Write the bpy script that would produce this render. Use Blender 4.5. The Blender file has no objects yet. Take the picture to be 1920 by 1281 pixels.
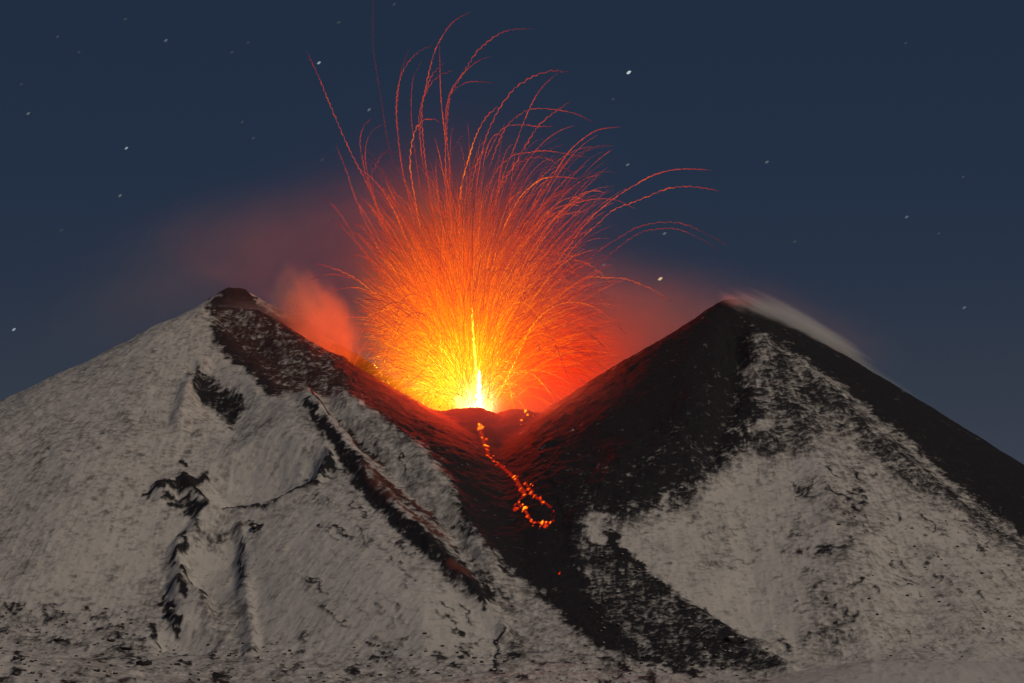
import bpy, math, random
import numpy as np

# ------------------------------------------------------------------ camera, sky, moon, exposure
scene = bpy.context.scene
COL = scene.collection
random.seed(7)
RNG = np.random.default_rng(11)

CAM_Y, CAM_Z, FPX, HORIZON = -3000.0, 75.0, 6000.0, 1050.0
TILT = math.atan((HORIZON - 640.5) / FPX)
cam_data = bpy.data.cameras.new("camera")
cam = bpy.data.objects.new("camera", cam_data)
COL.objects.link(cam)
cam.location = (0, CAM_Y, CAM_Z)
cam.rotation_euler = (math.pi / 2 + TILT, 0, 0)
cam_data.lens, cam_data.sensor_width = 112.5, 36.0
cam_data.clip_start, cam_data.clip_end = 1.0, 200000.0
scene.camera = cam

MOON_ELEV, MOON_AZ = math.radians(37), math.radians(46)      # azimuth measured from straight behind the camera, minus = left

world = bpy.data.worlds.new("World")
scene.world = world
world.use_nodes = True
wn, wl = world.node_tree.nodes, world.node_tree.links
wn.clear()
w_out = wn.new("ShaderNodeOutputWorld")
w_bg = wn.new("ShaderNodeBackground")
w_tc = wn.new("ShaderNodeTexCoord")
w_sep = wn.new("ShaderNodeSeparateXYZ")
w_ramp = wn.new("ShaderNodeValToRGB")
w_sky = wn.new("ShaderNodeTexSky")
w_sky.sky_type = 'NISHITA'
w_sky.sun_disc = False
w_sky.sun_elevation = MOON_ELEV
w_sky.sun_rotation = math.pi + MOON_AZ
w_mul = wn.new("ShaderNodeVectorMath"); w_mul.operation = 'SCALE'; w_mul.inputs[3].default_value = 0.0003
w_add = wn.new("ShaderNodeVectorMath"); w_add.operation = 'ADD'
cr = w_ramp.color_ramp
for pos, c in [(0.0, (.050, .056, .080)), (.05, (.0320, .0415, .0625)), (.085, (.0205, .0315, .0565)), (.12, (.0158, .0278, .0560)),
               (.18, (.0138, .0255, .0510)), (1.0, (.010, .018, .038))]:
    e = cr.elements[0] if pos == 0 else (cr.elements[-1] if pos == 1 else cr.elements.new(pos))
    e.position, e.color = pos, (*c, 1)
wl.new(w_tc.outputs["Generated"], w_sep.inputs[0])
wl.new(w_sep.outputs["Z"], w_ramp.inputs[0])
wl.new(w_sky.outputs[0], w_mul.inputs[0])
wl.new(w_ramp.outputs[0], w_add.inputs[0])
wl.new(w_mul.outputs[0], w_add.inputs[1])
wl.new(w_add.outputs[0], w_bg.inputs["Color"])
w_bg.inputs["Strength"].default_value = 1.0
wl.new(w_bg.outputs[0], w_out.inputs["Surface"])

sun_data = bpy.data.lights.new("moon", 'SUN')
sun_data.energy, sun_data.angle, sun_data.color = 0.87, math.radians(0.5), (1.0, .81, .60)
sun = bpy.data.objects.new("moon", sun_data)
COL.objects.link(sun)
sun.rotation_euler = (math.pi / 2 - MOON_ELEV, 0, MOON_AZ)

vs = scene.view_settings
vs.view_transform, vs.look, vs.exposure, vs.gamma, vs.use_curve_mapping = 'Standard', 'None', 0.0, 1.0, False
cy = scene.cycles
cy.use_denoising = True
cy.max_bounces, cy.diffuse_bounces, cy.glossy_bounces, cy.volume_bounces, cy.transparent_max_bounces = 8, 2, 1, 5, 16
cy.sample_clamp_indirect = 4.0
cy.volume_step_rate = 1.5
cy.volume_max_steps = 256

# ------------------------------------------------------------------ measuring: photo pixel (1920 wide) + depth -> world point
_ct, _st = math.cos(TILT), math.sin(TILT)

def at(px, py, y):
    px, py, y = np.asarray(px, float), np.asarray(py, float), np.asarray(y, float)
    u, v = px - 960.0, 640.5 - py
    dy, dz = FPX * _ct - v * _st, FPX * _st + v * _ct
    s = (y - CAM_Y) / dy
    return np.stack([u * s, y + 0 * s, CAM_Z + dz * s], -1)

def to_px(x, y, z):
    ry, rz = y - CAM_Y, z - CAM_Z
    f = ry * _ct + rz * _st
    v = -ry * _st + rz * _ct
    return 960.0 + x / f * FPX, 640.5 - v / f * FPX

_LAT = RNG.random((512, 512))

def vnoise(x, y):
    xi, yi = np.floor(x), np.floor(y)
    fx, fy = x - xi, y - yi
    fx, fy = fx * fx * (3 - 2 * fx), fy * fy * (3 - 2 * fy)
    a, b = xi.astype(np.int64) & 511, yi.astype(np.int64) & 511
    a1, b1 = (a + 1) & 511, (b + 1) & 511
    return (_LAT[a, b] * (1 - fx) + _LAT[a1, b] * fx) * (1 - fy) + (_LAT[a, b1] * (1 - fx) + _LAT[a1, b1] * fx) * fy

def fbm(x, y, octaves=4, gain=.5):
    t, amp, tot = 0, 1.0, 0
    for i in range(octaves):
        t = t + amp * vnoise(x * 2 ** i + 17.3 * i, y * 2 ** i + 5.1 * i)
        tot += amp
        amp *= gain
    return t / tot

def sstep(a, b, x):
    t = np.clip((x - a) / (b - a), 0, 1)
    return t * t * (3 - 2 * t)

# ------------------------------------------------------------------ shape of the mountain
LY, RY = 500.0, 420.0
SIL_L = [(-900, 1240), (-400, 985), (0, 765), (150, 688), (300, 611), (380, 577), (440, 573), (485, 582, 495), (520, 603, 485), (620, 666, 440),
         (720, 722, 395), (820, 779, 350), (1000, 880, 320), (1300, 1060, 320)]
SIL_R = [(600, 1045, 340), (1000, 792, 365), (1100, 728, 385), (1200, 664, 400), (1300, 602, 412), (1350, 570), (1372, 560), (1398, 567), (1500, 620), (1640, 704),
         (1750, 774), (1920, 884), (2300, 1105), (2700, 1330)]

def cone(sil, yA, k):
    p = at([a[0] for a in sil], [a[1] for a in sil], [a[2] if len(a) > 2 else yA for a in sil])
    zA = p[:, 2].max()
    xs, ds, ys = p[:, 0], zA - p[:, 2], p[:, 1]
    def f(x, y):
        d, y0 = np.interp(x, xs, ds), np.interp(x, xs, ys)
        kk = np.where(y > y0, .6, k)
        return zA - np.sqrt(d * d + (kk * (y - y0)) ** 2 + 4) + 2
    return f

CONE_L, CONE_R = cone(SIL_L, LY, .63), cone(SIL_R, RY, .625)

# ridges: points (px, py, depth), slope on the viewer's side, slope on the far side
RIDGES = [
    ([(388, 578, 600), (410, 556, 600), (432, 540, 600), (450, 539, 600), (470, 556, 600), (505, 590, 600)], .6, .6),          # rear rim of the left summit
    ([(800, 776, 340), (850, 767, 335), (900, 765, 330), (932, 777, 330), (958, 769, 332), (985, 769, 338), (1022, 790, 345)], .66, .62),
    ([(700, 705, 585), (760, 736, 575), (800, 740, 570), (842, 741, 568), (880, 790, 566)], .6, .6),                             # rear rim of the vent
    ([(905, 786, 318), (935, 850, 268), (965, 910, 222), (1010, 985, 160), (1100, 1105, 62), (1180, 1215, -60), (1215, 1245, -130)], .22, .22),  # lava fan
    ([(575, 748, 335), (620, 800, 288), (700, 888, 205), (780, 985, 128), (850, 1068, 55), (905, 1135, 0), (952, 1190, -45)], .55, .62),        # buttress
    ([(1078, 975, 70), (1130, 1015, 34), (1200, 1068, -28), (1250, 1108, -78), (1300, 1140, -118), (1360, 1172, -165), (1420, 1212, -215),
      (1475, 1252, -270)], .42, .95),                                                                                            # lava lobe
    ([(1440, 1290, -800), (1500, 1262, -850), (1560, 1247, -880), (1640, 1238, -900), (1760, 1237, -905), (1930, 1243, -905), (2400, 1260, -900)], .22, .3),
    ([(-500, 1195, -560), (-60, 1214, -600), (30, 1226, -600), (110, 1262, -640)], .14, .2),
]
RID = []
for pts, kf, kb in RIDGES:
    a = np.array(pts, float)
    RID.append((at(a[:, 0], a[:, 1], a[:, 2]), kf, kb))

def tent(P, kf, kb, x, y, wide=1e9):
    best = np.full(np.shape(x), -1e9)
    for i in range(len(P) - 1):
        ax, ay, az = P[i]; bx, by, bz = P[i + 1]
        ex, ey = bx - ax, by - ay
        t = np.clip(((x - ax) * ex + (y - ay) * ey) / (ex * ex + ey * ey), 0, 1)
        dx, dy = x - ax - t * ex, y - ay - t * ey
        far = ex * dy - ey * dx > 0
        if ex < 0: far = ~far
        dd = np.sqrt(dx * dx + dy * dy + 9) - 3
        best = np.maximum(best, az + t * (bz - az) - np.where(far, kb, kf) * dd - .7 * np.maximum(dd - wide, 0))
    return best

def plain(x, y):
    g = np.where(y < 0, .085 * y, -.12 * y)
    g = np.maximum(g, -62 - .02 * np.maximum(y - 200, 0))
    return g + 13 * (fbm(x / 120 + 9, y / 100, 4) - .5)

def smooth_height(x, y):
    hs = [CONE_L(x, y), CONE_R(x, y)] + [tent(P, a, b, x, y, 55 if (a, b) == (.22, .22) else 1e9) for P, a, b in RID]
    m = 3.0
    top = np.maximum.reduce(hs)
    h = top + m * np.log(sum(np.exp(np.maximum((h - top) / m, -40)) for h in hs))
    p, m = plain(x, y), 3 + 9 * fbm(x / 60 + 3, y / 60, 3)          # the slopes run out unevenly onto the plain
    return np.maximum(h, p) + m * np.log1p(np.exp(np.maximum(-np.abs(h - p) / m, -40)))

# ------------------------------------------------------------------ where the bare rock shows through the snow (surveyed on the front slopes)
MW, MH, MX0, MY0, MS = 1240, 460, -280, 500, 2.0      # map of the slope: 2 px per cell
_gx, _gy = np.meshgrid(MX0 + MS * np.arange(MW), MY0 + MS * np.arange(MH))

def seg_dist(poly, closed):
    d = np.full(_gx.shape, 1e9)
    n = len(poly)
    for i in range(n if closed else n - 1):
        (ax, ay), (bx, by) = poly[i], poly[(i + 1) % n]
        ex, ey = bx - ax, by - ay
        t = np.clip(((_gx - ax) * ex + (_gy - ay) * ey) / (ex * ex + ey * ey + 1e-9), 0, 1)
        d = np.minimum(d, np.hypot(_gx - ax - t * ex, _gy - ay - t * ey))
    return d

def inside(poly):
    r = np.zeros(_gx.shape, bool)
    n = len(poly)
    for i in range(n):
        (ax, ay), (bx, by) = poly[i], poly[(i + 1) % n]
        if ay == by: continue
        r ^= ((ay > _gy) != (by > _gy)) & (_gx < (bx - ax) * (_gy - ay) / (by - ay) + ax)
    return r

MAP = np.full(_gx.shape, .24)
SCO_GLOW = np.zeros(_gx.shape)

def area(poly, v, soft, m=None):
    global MAP
    soft *= 1.5
    sd = np.where(inside(poly), 1, -1) * seg_dist(poly, True)
    w = sstep(-soft, soft, sd)
    if m is None: MAP = MAP * (1 - w) + v * w
    return w

def stroke(poly, v, w0, w1=None, soft=1.0):
    global MAP
    w1 = w0 if w1 is None else w1
    w0, w1 = w0 * .78, w1 * .78
    n = len(poly)
    acc = np.zeros(_gx.shape)
    L = [0]
    for i in range(n - 1): L.append(L[-1] + math.dist(poly[i], poly[i + 1]))
    for i in range(n - 1):
        (ax, ay), (bx, by) = poly[i], poly[i + 1]
        ex, ey = bx - ax, by - ay
        t = np.clip(((_gx - ax) * ex + (_gy - ay) * ey) / (ex * ex + ey * ey + 1e-9), 0, 1)
        d = np.hypot(_gx - ax - t * ex, _gy - ay - t * ey)
        f = (L[i] + t * (L[i + 1] - L[i])) / L[-1]
        w = w0 + (w1 - w0) * f
        acc = np.maximum(acc, 1 - sstep(w * (.6 - soft * .5), w * (1.3 + soft * .5) + 3, d))
    MAP = np.maximum(MAP, MAP * (1 - acc) + v * acc)
    return acc

# left cone
area([(-280, 500), (400, 500), (395, 600), (340, 720), (330, 800), (150, 900), (-280, 1150)], .30, 30)
area([(180, 1000), (300, 960), (320, 1000), (250, 1100), (230, 1190), (130, 1170), (20, 1130), (100, 1060)], .16, 35)
area([(395, 590), (400, 577), (485, 562), (560, 590), (630, 640), (770, 712), (835, 745), (815, 800), (740, 800), (690, 770), (640, 748), (590, 738), (540, 745), (515, 735),
      (480, 690), (450, 660), (420, 640)], .70, 14)
area([(395, 600), (470, 640), (500, 700), (530, 745), (500, 740), (450, 690), (400, 640)], .90, 10)
area([(360, 700), (392, 682), (420, 715), (440, 725), (470, 745), (455, 775), (440, 795), (405, 770), (365, 735)], .80, 10)
area([(400, 650), (430, 680), (500, 735), (560, 770), (520, 780), (480, 760), (430, 715), (385, 690)], .22, 8)
area([(330, 770), (400, 760), (440, 800), (400, 820), (350, 800)], .25, 10)
area([(410, 890), (470, 870), (600, 850), (615, 870), (590, 900), (500, 950), (400, 960), (385, 940)], .07, 8)
area([(430, 1010), (470, 1000), (460, 1090), (420, 1130), (360, 1110), (345, 1060), (370, 1030)], .10, 8)
area([(470, 1000), (560, 960), (640, 930), (720, 1000), (800, 1060), (900, 1130), (950, 1180), (945, 1230), (800, 1245), (470, 1215)], .12, 12)
area([(560, 960), (600, 900), (640, 860), (720, 960), (780, 1030), (860, 1100), (800, 1110), (700, 1040), (640, 970)], .30, 14)
area([(390, 965), (480, 958), (600, 915), (620, 940), (560, 975), (480, 985), (400, 1000)], .30, 8)
area([(270, 1080), (330, 1030), (370, 1110), (450, 1140), (470, 1220), (300, 1215), (235, 1170)], .42, 16)
area([(320, 1135), (350, 1130), (385, 1150), (370, 1180), (330, 1180), (310, 1170)], .18, 6)
area([(295, 1180), (330, 1172), (400, 1195), (380, 1210), (300, 1205)], .02, 5)
area([(440, 1100), (470, 1090), (478, 1235), (430, 1240)], .46, 10)
area([(388, 580), (410, 550), (435, 530), (455, 530), (490, 580), (470, 574), (420, 576)], 1.1, 5)
# slope between the buttress and the lava fan
area([(590, 742), (650, 745), (740, 820), (800, 850), (835, 900), (868, 985), (900, 1030), (985, 1110), (1060, 1180), (1010, 1190), (950, 1185), (850, 1075),
      (700, 890), (600, 775)], .46, 7)
area([(950, 1190), (1060, 1180), (1180, 1240), (1250, 1290), (900, 1290), (940, 1230)], .47, 14)
# lava fan and saddle
area([(810, 715), (1025, 740), (1100, 955), (1085, 1010), (1095, 1080), (1150, 1160), (1222, 1245), (1195, 1238), (1120, 1206), (1050, 1150), (985, 1095), (915, 1035),
      (872, 980), (838, 895), (805, 850), (745, 815), (690, 765), (640, 700), (640, 650), (700, 670)], 1.12, 14)
area([(1010, 786), (1050, 730), (1372, 540), (1400, 566), (1430, 590), (1470, 640), (1425, 650), (1410, 700), (1440, 750), (1490, 790), (1480, 830), (1390, 855),
      (1335, 895), (1290, 945), (1230, 965), (1170, 985), (1140, 1010), (1085, 985), (1060, 900)], .88, 34)
area([(1018, 786), (1372, 540), (1395, 575), (1370, 700), (1250, 800), (1120, 900), (1060, 900)], 1.12, 25)
# right flank of the right cone
area([(1372, 540), (1420, 555), (1500, 590), (2400, 1130), (2500, 1420), (1920, 1012), (1850, 955), (1760, 870), (1660, 790), (1560, 710), (1470, 655), (1420, 610)], 1.12, 8)
area([(1450, 655), (1560, 715), (1680, 812), (1780, 895), (1920, 1015), (2300, 1290), (2300, 1340), (1920, 1065), (1760, 950), (1640, 870), (1520, 790), (1470, 740)], .66, 16)
area([(1420, 660), (1460, 655), (1520, 730), (1560, 790), (1500, 800), (1450, 740), (1420, 700)], .68, 16)
area([(1400, 865), (1480, 850), (1540, 900), (1545, 980), (1520, 1080), (1480, 1220), (1400, 1200), (1250, 1105), (1165, 1010), (1250, 975), (1330, 930)], .14, 12)
area([(1480, 800), (1560, 790), (1640, 870), (1740, 950), (1640, 960), (1540, 900)], .44, 18)
area([(1545, 920), (1640, 950), (1660, 1040), (1600, 1100), (1590, 1240), (1500, 1240), (1530, 1100), (1555, 1000)], .47, 18)
area([(1640, 960), (1760, 960), (1920, 1080), (2300, 1360), (1920, 1240), (1620, 1220), (1620, 1100)], .30, 25)
area([(1330, 975), (1400, 940), (1420, 980), (1370, 1040), (1320, 1060)], .34, 12)
area([(1420, 632), (1475, 640), (1570, 770), (1520, 850), (1430, 870), (1400, 830), (1430, 740)], .67, 26)
# lava lobe
area([(1078, 975), (1130, 1008), (1200, 1060), (1250, 1100), (1300, 1135), (1360, 1168), (1420, 1205), (1480, 1256), (1400, 1262), (1260, 1252), (1150, 1165), (1092, 1080),
      (1070, 1020)], .70, 7)
area([(1100, 960), (1150, 985), (1140, 1015), (1100, 1010)], .36, 10)
# foreground
area([(-280, 1185), (250, 1205), (500, 1232), (900, 1245), (1200, 1260), (1440, 1275), (1440, 1420), (-280, 1420)], .36, 14)
area([(-280, 1130), (60, 1140), (180, 1150), (240, 1200), (100, 1205), (-280, 1185)], .36, 14)
area([(-280, 1205), (60, 1235), (110, 1281), (110, 1420), (-280, 1420)], .12, 12)
area([(1470, 1281), (1510, 1262), (1580, 1246), (1930, 1240), (2200, 1255), (2200, 1420), (1430, 1420)], .03, 5)
# rock bands
stroke([(578, 782), (640, 855), (700, 930)], .95, 7, 11)
stroke([(690, 920), (760, 1000), (820, 1052), (875, 1100), (900, 1122)], .95, 11, 26)
stroke([(850, 1085), (890, 1120), (905, 1150)], .9, 8, 4)
stroke([(585, 762), (630, 790), (690, 845), (715, 870)], .8, 9, 5)
stroke([(640, 850), (720, 905), (800, 960), (820, 975)], .85, 8, 6)
stroke([(700, 910), (790, 985), (860, 1030)], .75, 8, 5)
stroke([(610, 880), (650, 890), (700, 940)], .7, 3)
stroke([(880, 1040), (905, 1080), (960, 1140)], .66, 4)
stroke([(612, 872), (605, 888), (585, 905), (560, 915)], .95, 8, 7)
stroke([(560, 917), (520, 940), (480, 952), (420, 966)], .72, 6, 4)
stroke([(560, 770), (570, 800), (600, 830), (612, 870)], .5, 5)
stroke([(510, 800), (480, 820), (440, 830)], .55, 4)
stroke([(275, 935), (310, 922), (345, 918)], .9, 4, 7)
stroke([(385, 895), (370, 912), (345, 918)], .95, 8, 10)
stroke([(345, 905), (362, 930), (385, 955)], 1.0, 12, 8)
stroke([(310, 942), (345, 945), (365, 965), (385, 970)], .85, 5, 8)
stroke([(335, 1010), (345, 1030), (330, 1055)], .95, 8, 6)
stroke([(360, 1005), (385, 1015), (430, 1000), (470, 985)], .62, 10, 5)
stroke([(466, 995), (490, 990)], 1.0, 6)
stroke([(453, 1010), (456, 1060), (450, 1110)], .7, 4)
stroke([(340, 1075), (360, 1090)], .9, 4)
stroke([(300, 1130), (335, 1105), (365, 1108), (385, 1125)], .85, 4)
stroke([(335, 1105), (345, 1125), (348, 1135)], 1.0, 8, 4)
stroke([(316, 1143), (322, 1152)], 1.0, 8)
stroke([(322, 1155), (335, 1175)], .9, 4)
stroke([(285, 1175), (292, 1195)], .9, 5)
stroke([(380, 1120), (378, 1140)], .7, 4)
stroke([(340, 868), (350, 875)], .9, 6)
stroke([(355, 840), (345, 870), (330, 880)], .5, 6)
stroke([(700, 1205), (770, 1222)], .45, 4)
stroke([(960, 1150), (1010, 1120)], .5, 8)
stroke([(940, 1195), (935, 1215), (925, 1258)], .75, 4, 6)
stroke([(965, 1190), (975, 1230)], .62, 14)
stroke([(1120, 1205), (1170, 1222), (1235, 1245)], .95, 6, 5)
stroke([(1250, 1250), (1310, 1268)], .8, 7)
stroke([(1360, 1190), (1375, 1205)], 1.1, 10, 8)
stroke([(1300, 1195), (1330, 1215), (1400, 1230)], .9, 10, 6)
stroke([(1145, 1010), (1165, 1050), (1205, 1070)], 1.05, 9, 5)
stroke([(1240, 970), (1255, 930), (1265, 915)], .1, 1)
stroke([(1330, 1055), (1370, 1045), (1415, 1030)], .5, 8, 3)
stroke([(1535, 1035), (1560, 1035)], .75, 8)
stroke([(1520, 1100), (1560, 1095)], .6, 7)
stroke([(1510, 1210), (1560, 1185), (1590, 1195)], .62, 8)
stroke([(1465, 1205), (1480, 1215)], .7, 7)

_r = random.Random(21)
def flecks(n, x0, x1, y0, y1, ang, lmin, lmax, wmin, wmax, v0, v1, wiggle=.3):
    for _ in range(n):
        x, y, l, a = _r.uniform(x0, x1), _r.uniform(y0, y1), _r.uniform(lmin, lmax), math.radians(ang + _r.gauss(0, 12))
        dx, dy = math.cos(a) * l, math.sin(a) * l
        fleck([(x - dx / 2, y - dy / 2), (x + _r.gauss(0, l * wiggle * .3), y + _r.gauss(0, l * wiggle * .3)), (x + dx / 2, y + dy / 2)], _r.uniform(v0, v1) - (.20 if y1 < 1280 else .17), _r.uniform(wmin, wmax))
def fleck(poly, v, w):
    """a small stroke: works only on the cells round it"""
    xs, ys = [p[0] for p in poly], [p[1] for p in poly]
    i0, i1 = max(0, int((min(xs) - 14 - MX0) / MS)), min(MW, int((max(xs) + 14 - MX0) / MS))
    j0, j1 = max(0, int((min(ys) - 14 - MY0) / MS)), min(MH, int((max(ys) + 14 - MY0) / MS))
    if i1 <= i0 or j1 <= j0: return
    gx, gy = _gx[j0:j1, i0:i1], _gy[j0:j1, i0:i1]
    d = np.full(gx.shape, 1e9)
    for (ax, ay), (bx, by) in zip(poly, poly[1:]):
        ex, ey = bx - ax, by - ay
        t = np.clip(((gx - ax) * ex + (gy - ay) * ey) / (ex * ex + ey * ey + 1e-9), 0, 1)
        d = np.minimum(d, np.hypot(gx - ax - t * ex, gy - ay - t * ey))
    acc = 1 - sstep(w * .5, w * 1.6 + 2, d)
    MAP[j0:j1, i0:i1] = np.maximum(MAP[j0:j1, i0:i1], MAP[j0:j1, i0:i1] * (1 - acc) + v * acc)
flecks(150, -100, 1450, 1205, 1290, 4, 6, 26, 2, 5, .6, .95)
flecks(70, -100, 260, 1135, 1210, 6, 6, 24, 2, 4.5, .6, .95)
flecks(130, 1570, 2000, 940, 1240, 48, 4, 13, 1.2, 3, .55, .9)
flecks(60, 1480, 1620, 880, 1240, 150, 6, 22, 2, 4, .6, .9)
flecks(70, 60, 390, 770, 980, 145, 8, 26, 1.2, 3, .5, .75)
flecks(60, -60, 330, 960, 1130, 150, 6, 20, 1.2, 2.6, .42, .62)
flecks(40, 480, 700, 780, 1000, 50, 5, 16, 1.2, 3, .45, .7)
flecks(70, 560, 960, 780, 1190, 44, 18, 60, 1.0, 2.4, .6, .95, .1)
flecks(50, 1200, 1470, 880, 1080, 140, 5, 18, 1.2, 3, .45, .75)
flecks(60, 1480, 1860, 700, 1000, 42, 10, 34, 1.2, 3, .6, .95, .15)

def light_patch(poly, w, v):
    global MAP
    keep = MAP.copy()
    MAP = np.zeros_like(MAP)
    acc = stroke(poly, 1, w)
    MAP = keep * (1 - acc) + v * acc
for poly, w, v in [([(1395, 695), (1440, 670)], 6, .5), ([(1420, 800), (1460, 775)], 4, .5),
                   ([(1410, 815), (1450, 790), (1445, 775)], 6, .45), ([(1370, 800), (1385, 808)], 5, .5), ([(1240, 955), (1258, 920)], 5, .35),
                   ([(1110, 985), (1125, 1025)], 7, .25), ([(1115, 975), (1130, 970)], 6, .4), ([(1170, 895), (1180, 897)], 1.0, .6), ([(1065, 806), (1078, 800)], .8, .45),
                   ([(1370, 730), (1385, 735)], 3, .6), ([(1640, 765), (1680, 805)], .8, .75), ([(1560, 735), (1600, 770)], .8, .75)]:
    light_patch(poly, w, v)

for poly, w in [([(620, 800), (690, 860), (730, 895)], 10), ([(690, 890), (760, 960), (840, 1010)], 14), ([(730, 900), (800, 955)], 8), ([(850, 1075), (880, 1100)], 10)]:  # streaks facing the vent: the fire's red light painted as a tint
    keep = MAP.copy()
    SCO_GLOW = np.maximum(SCO_GLOW, stroke(poly, 1, w))
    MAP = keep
SCO_GLOW = np.maximum(SCO_GLOW, .26 * area([(395, 590), (440, 530), (485, 579), (620, 664), (760, 742), (700, 770), (590, 738), (540, 745), (480, 690)], 0, 14, m=1))

REL = np.zeros(_gx.shape)
def relief(poly, h, soft):
    global REL
    REL = REL + h * area(poly, 0, soft, m=1)
def rib(poly, h, w):
    global REL, MAP
    keep = MAP
    MAP = np.zeros_like(MAP)
    REL = REL + h * stroke(poly, 1, w, soft=1.8)
    MAP = keep
relief([(480, 815), (530, 770), (575, 750), (610, 790), (640, 850), (600, 880), (520, 850), (440, 860)], 9, 26)
relief([(400, 900), (470, 875), (590, 860), (600, 885), (520, 930), (410, 955)], -12, 22)
relief([(420, 1015), (460, 1005), (455, 1085), (400, 1125), (360, 1100), (350, 1060)], -9, 18)
relief([(315, 1115), (350, 1100), (390, 1118), (395, 1165), (325, 1172)], 9, 12)
relief([(290, 1182), (330, 1174), (405, 1195), (385, 1212), (298, 1208)], -9, 12)
relief([(480, 1010), (620, 960), (760, 1060), (880, 1150), (800, 1210), (500, 1200)], 7, 60)
relief([(360, 690), (400, 690), (470, 750), (440, 800), (380, 770)], -8, 16)
relief([(420, 600), (500, 600), (600, 670), (620, 730), (520, 720), (450, 660)], -9, 28)
relief([(100, 880), (240, 800), (300, 860), (200, 1000), (60, 1080)], 8, 60)
relief([(1280, 960), (1420, 890), (1500, 940), (1460, 1150), (1380, 1150)], -6, 60)
relief([(1540, 900), (1640, 960), (1620, 1180), (1540, 1180)], 5, 50)
relief([(1680, 1000), (1780, 1040), (1780, 1200), (1680, 1200)], -7, 45)
rib([(375, 690), (345, 760), (335, 800)], 6, 14)
rib([(300, 925), (345, 910), (370, 945), (388, 968), (365, 1010), (335, 1035), (340, 1085), (330, 1110)], 9, 15)
rib([(455, 995), (458, 1080), (465, 1160), (470, 1235)], 5, 12)
rib([(615, 868), (590, 905), (540, 932), (480, 955), (400, 968)], 7, 10)
rib([(575, 755), (640, 830), (700, 905), (780, 1000), (850, 1080), (950, 1190)], 6, 14)
rib([(610, 760), (700, 850), (800, 945), (880, 1040)], -5, 12)
rib([(640, 745), (760, 830), (840, 920), (920, 1060)], 5, 16)
rib([(1425, 650), (1480, 740), (1530, 850), (1560, 960)], 3, 30)
rib([(1500, 690), (1640, 820), (1800, 950)], 5, 14)
rib([(1180, 850), (1120, 930), (1090, 980)], 3, 26)
rib([(1300, 740), (1250, 860), (1180, 950)], 3, 30)
rib([(1380, 640), (1370, 760), (1330, 860)], -6, 22)

def survey(M, px, py):
    u, v = np.clip((px - MX0) / MS, 0, MW - 1.001), np.clip((py - MY0) / MS, 0, MH - 1.001)
    i, j = u.astype(int), v.astype(int)
    a, b = u - i, v - j
    return (M[j, i] * (1 - a) + M[j, i + 1] * a) * (1 - b) + (M[j + 1, i] * (1 - a) + M[j + 1, i + 1] * a) * b

def rock_amount(x, y, h, gx, gy):
    """bare-rock coverage 0..1: surveyed outline broken up by wind streaks running down the slope and by blotches"""
    px, py = to_px(x, y, h)
    wob = (fbm(x / 11, h / 8 + y / 40, 4, .6) - .5) * 34
    wob2 = (fbm(x / 11 + 71, h / 8 + y / 40, 4, .6) - .5) * 30
    M = survey(MAP, px + wob, py + wob2)
    g = np.sqrt(gx * gx + gy * gy) + .03
    dx, dy = -gx / g, -gy / g
    st = 0
    n = 0
    for s in range(-5, 6):
        wgt = 1 - abs(s) / 6.5
        st = st + wgt * (vnoise((x + dx * s * 1.8) / 1.7, (y + dy * s * 1.8) / 1.7) * .6 + vnoise((x + dx * s * 4) / 4.2 + 40, (y + dy * s * 4) / 4.2) * .4)
        n += wgt
    st = st / n
    st = .5 + (st - .5) * 2.3
    bl = fbm(x / 11 + 3, h / 6 + y / 30, 4, .62)
    sm = .5 * vnoise(x / 1.9, (h + .5 * y) / 1.4) + .5 * vnoise(x / 4.4 + 9, (h + .5 * y) / 2.8)
    nn = .20 * st + .34 * bl + .46 * sm
    nn = .5 + (nn - .5) * 1.9
    r = np.clip(.5 + (M + nn - 1.0) * 1.3, 0, 1)
    r = np.clip(r + .16 * (st - .5) + .10 * (sm - .5) + .10, 0, 1) * (.60 + .40 * sstep(.42, .8, M))
    r = np.clip(r + .07 * (M < 1), 0, 1)
    return r, M, st, survey(SCO_GLOW, px + wob, py + wob2)

def axis(bands):
    v = [np.arange(a, b, s) for a, b, s in bands]
    return np.concatenate(v + [[bands[-1][1]]])

XS = axis([(-1150, -640, 8), (-640, 640, 1.15), (640, 1150, 8)])
YS = axis([(-1150, -640, 4), (-640, -260, 2.2), (-260, 545, 1.15), (545, 680, 4), (680, 1300, 20)])
GX, GY = np.meshgrid(XS, YS)
H0 = smooth_height(GX, GY)
gyv, gxv = np.gradient(H0, YS, XS)
ROCK, MM, STK, SCOR_GLOW = rock_amount(GX, GY, H0, gxv, gyv)
rough = 3.4 * (fbm(GX / 45, GY / 45, 4) - .5) + (1.2 + 2.2 * np.clip(MM, 0, 1) * (MM < 1.08)) * (fbm(GX / 12, GY / 12, 4, .6) - .5)
fade = sstep(-900, -500, GY)
_px, _py = to_px(GX, GY, H0)
RELV = survey(REL, _px + (fbm(GX / 18, GY / 18, 3) - .5) * 14, _py + (fbm(GX / 18 + 50, GY / 18, 3) - .5) * 14)
NEARF = sstep(545, 480, GY)
rough = rough + 9 * (fbm(GX / 75 + 31, GY / 110, 3) - .5) * NEARF * sstep(-420, -150, GY)
HH = H0 + RELV * 1.25 * NEARF + rough * (.35 + .65 * fade) + 1.1 * (ROCK - .3) * (MM < 1.08) + .6 * (STK - .5) * (MM < 1.08)
HH = HH + 1.7 * (fbm(GX / 7 + 77, GY / 7, 3, .6) - .5) * NEARF
FG = sstep(-170, -290, GY) * sstep(-860, -700, GY)
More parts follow.
